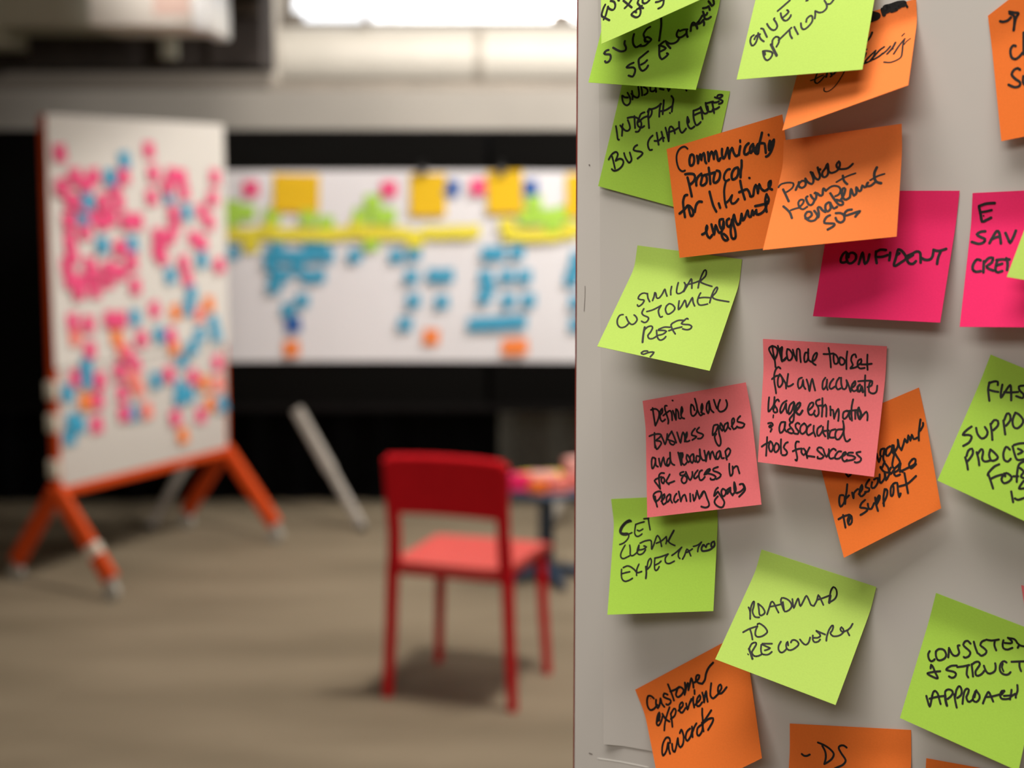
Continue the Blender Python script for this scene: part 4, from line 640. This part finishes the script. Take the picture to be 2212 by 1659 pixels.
    'consistent': '123:78 452 73 477 89 507 113 518 131 504 136 494;123:128 435 138 466 161 489 186 484 214 459 218 430 192 404 161 405 138 419 129 438;123:240 442 234 409 225 375 247 396 275 414 305 407 318 380 301 355 291 335 304 328;123:389 285 361 273 339 287 333 313 354 325 389 336 407 349 402 377 377 397 363 396;123:412 262 435 297 466 332;123:499 219 477 238 472 268 501 277 532 290 530 314 501 339 477 332;123:510 210 557 200 612 171;123:581 189 586 228 610 259;123:651 163 651 196 665 223 700 221 737 193;123:683 130 722 145 717 163 668 179;123:684 132 739 122 771 144 786 150 780 177;123:785 149 804 152 828 147;123:125 568 121 542 143 554 170 583 201 610 195 620 151 620 114 615 120 605 157 584 207 561;123:326 475 286 491 259 516 252 534 278 532 315 526 338 534 334 558 313 573 288 571;123:333 484 379 462 424 436;123:413 450 418 486 425 510 442 523;123:441 425 458 460 478 504;123:444 427 463 402 490 388 507 401 498 431 487 461 497 485 518 484 542 461 556 433;123:542 400 562 424 589 440 617 430 640 404 638 374 627 352;123:716 315 697 312 679 326 670 356 679 386 700 401 731 401 754 389 766 370;104:690 334 689 360 709 383;123:755 296 802 278 854 258;123:820 277 828 308 848 333;123:154 770 175 800 203 832 203 794 198 750;123:199 753 199 726 211 710 236 720 260 753 282 783;123:185 779 236 747 289 720;153:299 712 315 748 334 775;123:298 708 291 684 310 662 339 659 353 673 344 703 326 728;123:368 679 389 720 414 760;123:380 690 375 646 386 611 404 613 420 637 420 667 398 694;123:451 718 443 670 441 626 454 604 472 607 472 637 467 661 482 682 500 686 520 664;123:532 588 520 638 528 665 555 666 572 637 564 610 533 592;153:527 601 529 638;123:609 657 614 618 626 569 639 568 664 593 685 615;123:623 604 666 585 721 550;123:754 515 734 519 726 552 744 571 773 566 811 547;153:750 513 736 544 736 526;123:759 547 805 527;123:807 485 811 517 812 553;123:815 530 842 502;123:844 437 856 475 851 506 854 525',
    'customer': '141:126 149 114 122 89 106 64 136 51 185 62 226 99 232 137 215;141:141 169 126 210 134 243 162 215 182 177 179 223 194 259;141:252 176 229 153 212 174 236 204 260 227 260 250 232 259 216 246;141:285 96 288 164 292 248;141:283 162 331 168 370 163;141:347 176 322 211 333 238 372 234 399 207 380 169 356 168;141:429 154 416 203 397 246 425 202 452 169 450 203 440 226 471 178 494 146 495 190 489 227;141:510 191 550 182 567 156 546 146 527 177 541 210 572 233;141:572 233 602 213 627 169 663 134 712 113;55:99 136 100 137;141:101 344 133 320 136 283 111 305 92 356 106 378 137 359 158 325;180:125 300 121 341;141:162 305 183 357 214 391;141:238 284 201 332 170 383 151 437;141:238 338 237 390 232 441;141:238 338 276 311 291 333 270 367 230 377;141:314 343 363 322 362 295 335 305 325 353 346 373 382 351;141:395 320 398 369 424 333 448 306;141:469 299 461 338 462 380;141:492 251 486 281;141:424 333 461 307;141:474 365 529 341 529 310 500 329 486 370 507 389 541 373;141:556 301 560 339 559 380 574 335 592 306 590 347 591 389;141:650 266 634 309 625 357 644 386 676 379 696 372;141:697 368 733 342 729 312 706 320 698 363 726 380 779 355;141:183 553 185 517 156 500 116 531 94 580 94 622 132 601 165 545 160 596 163 634;141:199 569 194 615 209 637 238 596 262 548 258 594 270 625 300 610 318 560 315 512 306 498 289 517;141:390 522 356 534 334 572 346 603 383 582 404 549;141:411 515 406 555 400 594;141:408 556 434 525 457 508;141:501 537 461 546 446 587 461 608 498 582 518 518 524 459 532 420;141:507 524 509 561 509 592;141:610 467 566 497 516 528;141:522 530 574 521 615 533 604 559 552 599',
    'ds': '129:105 240 123 252 148 253 173 241;129:240 141 294 160 344 191 374 226 361 263 328 291 300 306;129:277 166 302 211 309 257 300 306;129:479 170 455 154 426 158 414 178 437 219 468 258 474 281 451 308 409 327 372 346',
}
for key, kind, c, base, bl, br, sag, label in NOTES:
    fn, nrm = sheet_fn(c, base, bl, br, sag)
    mb = MB()
    mb.sheet(fn, 12, 30, 0.00018, nrm)
    org = fn(0.5, 0.0)
    o = mb.build('sticky_note', M[kind], origin=org)
    tag(o, label, 'sticky note', 'handwritten notes on the near whiteboard')
    if key in INK:
        mb = MB()
        ink_mesh(mb, fn, nrm, parse(INK[key]))
        mb.v = [tuple(Vector(p) - org) for p in mb.v]
        mb.build('handwriting', M['ink'], o)

# the paper sheet under the notes
PS = ((0.01256, 1.85027), (0.37973, 1.81776), (0.40797, 1.2726), (0.0228, 1.27921))
def paper(s_, t_):
    u = (PS[0][0] * (1 - s_) + PS[1][0] * s_) * (1 - t_) + (PS[3][0] * (1 - s_) + PS[2][0] * s_) * t_
    z = (PS[0][1] * (1 - s_) + PS[1][1] * s_) * (1 - t_) + (PS[3][1] * (1 - s_) + PS[2][1] * s_) * t_
    d = 0.0008 + 0.003 * max(0, t_ - 0.80) ** 1.5 / 0.2 ** 1.5 * max(0, 1 - s_ * 40)
    return on_near(u, z, d)
mb = MB(); mb.sheet(paper, 30, 60, 0.0003, lambda s_, t_: NN)
tag(mb.build('flipchart_sheet', M['sheet'], origin=paper(0.5, 0)), 'large white flipchart paper under the handwritten notes on the near whiteboard', 'paper sheet')

# scratches on the enamel
for m_, w_, pts in [('scratch', 0.0011, [(0.01405, 0.44383), (0.02662, 0.44367), (0.0421, 0.44412)]), ('scuff', 0.0004, [(0.00512, 0.24395), (0.00515, 0.24813), (0.00469, 0.25423)]), ('scuff', 0.0007, [(0.00902, 0.44222), (0.01061, 0.44243)]), ('scuff', 0.0008, [(0.00702, 0.19468), (0.00728, 0.19487)])]:
    mb = MB()
    ink_mesh(mb, lambda s_, t_: Vector((s_ * 1.25, 0, 1.96 - 1.56 * t_)), lambda s_, t_: Vector((0, -1, 0)), [(w_, pts)], 0.0002)
    mb.build('scratch', M[m_], near)

# ---------------------------------------------------------------- the red chair
CH = empty('chair', (-0.132, 5.10, 0), -math.atan2(0.3366, 0.9417))
tag(CH, 'red plastic chair seen from behind with its lit seat coloured lighter', 'chair')
b = MB()
def seat_fn(s_, t_):
    x = (s_ - 0.5) * 2
    wd_ = 0.198 + 0.004 * t_
    fy = -0.205 + 0.500 * t_
    return Vector((x * wd_ - 0.012 * t_, fy - 0.015 * x * x * (1 if t_ > 0.5 else -0.6), 0.455 - 0.016 * (1 - x * x) * math.sin(math.pi * min(1, t_ * 0.95 + 0.05)) - 0.018 * max(0, t_ - 0.8) ** 2 / 0.04))
b.sheet(seat_fn, 16, 16, 0.022, lambda s_, t_: Vector((0, 0, 1)))
b.build('seat', M['chair_seat_lit'], CH)
b = MB(); b.rbox((-0.185, -0.19, 0.405), (0.185, 0.235, 0.438), 0.012); b.build('seat_frame', M['chair_red'], CH)
for sg in (-1, 1):
    b = MB(); b.tube([(sg * 0.196, -0.20, 0.45), (sg * 0.205, -0.203, 0.22), (sg * 0.217, -0.207, 0.0)], [1, 0.92, 0.8], 14, (0.019, 0.019)); b.build('leg', M['chair_red'], CH)
    b = MB(); b.tube([(sg * 0.182 - 0.014, 0.21, 0.44), (sg * 0.190 - 0.010, 0.206, 0.22), (sg * 0.201 - 0.004, 0.203, 0.0)], [1, 0.92, 0.8], 14, (0.017, 0.017)); b.build('leg', M['chair_red'], CH)
    b = MB(); b.tube([(sg * 0.192, -0.20, 0.44), (sg * 0.187 + 0.002, -0.212, 0.55), (sg * 0.188 + 0.004, -0.232, 0.68), (sg * 0.191 + 0.007, -0.250, 0.795)], [1, 0.95, 0.95, 0.95], 14, (0.021, 0.018)); b.build('back_post', M['chair_red'], CH)
b = MB()
def back_fn(s_, t_):
    x = (s_ - 0.5) * 2
    z = 0.790 - 0.172 * t_
    return Vector((x * (0.187 - 0.005 * t_) + 0.006, -0.250 + 0.026 * t_ + 0.020 * (1 - x * x), z))
b.sheet(back_fn, 16, 8, -0.012, lambda s_, t_: Vector((0, -1, 0)))
b.build('backrest', M['chair_red'], CH)
b = MB(); b.tube([(x * 0.195 + 0.007, -0.252 + 0.020 * (1 - x * x), 0.797 + 0.004 * (1 - x * x)) for x in (-1, -0.75, -0.5, -0.25, 0, 0.25, 0.5, 0.75, 1)], 0.0145, 12); b.build('top_rail', M['chair_red'], CH)

# ---------------------------------------------------------------- pedestal stool with note pads on it
ST = empty('pedestal_stool', (0.145, 6.52, 0)); tag(ST, 'low navy blue pedestal stool stacked with colourful note pads', 'stool')
b = MB(); b.lathe([(0.02, 0.372), (0.17, 0.374), (0.19, 0.380), (0.192, 0.392), (0.186, 0.402), (0.02, 0.404)], n=32); b.build('stool_top', M['navy'], ST)
b = MB(); b.lathe([(0.045, 0.0), (0.045, 0.03), (0.034, 0.06), (0.032, 0.33), (0.05, 0.374)]); b.build('pedestal', M['navy'], ST)
for k in range(4):
    a = R(20 + 90 * k)
    b = MB(); b.tube([(0.03 * math.cos(a), 0.03 * math.sin(a), 0.05), (0.15 * math.cos(a), 0.15 * math.sin(a), 0.028), (0.20 * math.cos(a), 0.20 * math.sin(a), 0.018)], [1, 0.9, 0.7], 12, (0.024, 0.018)); b.build('foot', M['navy'], ST)
PADS = [('magenta', -0.115, -0.055, 0.404, 0.09, 0.085, 0.062, 12, 'magenta pad of notes on the side of the navy stool nearest the red chair'),
        ('orange', -0.035, -0.125, 0.404, 0.07, 0.07, 0.045, -20, 'orange pad of notes at the front of the navy stool'),
        ('note_coral', 0.045, -0.10, 0.404, 0.085, 0.085, 0.055, 8, 'pale coral pad of notes at the front of the navy stool'),
        ('pad_blush', -0.012, -0.015, 0.404, 0.11, 0.09, 0.062, -6, 'wide pale pink pad in the middle of the navy stool'),
        ('note_coral', 0.12, 0.0, 0.404, 0.10, 0.10, 0.055, -10, 'wide pale coral pad of notes under the tallest pink pad'),
        ('pad_blush', 0.125, 0.005, 0.459, 0.085, 0.085, 0.065, 25, 'tallest pale pink pad on top of the pads on the navy stool'),
        ('note_yellow', -0.07, 0.085, 0.404, 0.08, 0.08, 0.045, 30, 'yellow pad of notes behind the pale pink pad on the navy stool'),
        ('note_yellow', 0.03, 0.105, 0.404, 0.08, 0.08, 0.045, 5, 'yellow pad of notes at the back of the navy stool')]
M['pad_blush'] = note_paper('blush_pink_note_paper', (0.93, 0.50, 0.45))
for kind, x, y, z, w_, h_, t_, rz, lab in PADS:
    b = MB()
    lay = 5
    for k in range(lay):
        dx, dy = rnd.uniform(-0.002, 0.002), rnd.uniform(-0.002, 0.002)
        b.rbox((-w_ / 2 + dx, -h_ / 2 + dy, t_ * k / lay), (w_ / 2 + dx, h_ / 2 + dy, t_ * (k + 1) / lay), 0.0008, 1)
    o = b.build('note_pad', M[kind])
    o.location = (0.145 + x, 6.52 + y, z); o.rotation_euler = (0, 0, R(rz))
    tag(o, lab, 'note pad', 'pads of notes on the navy stool')
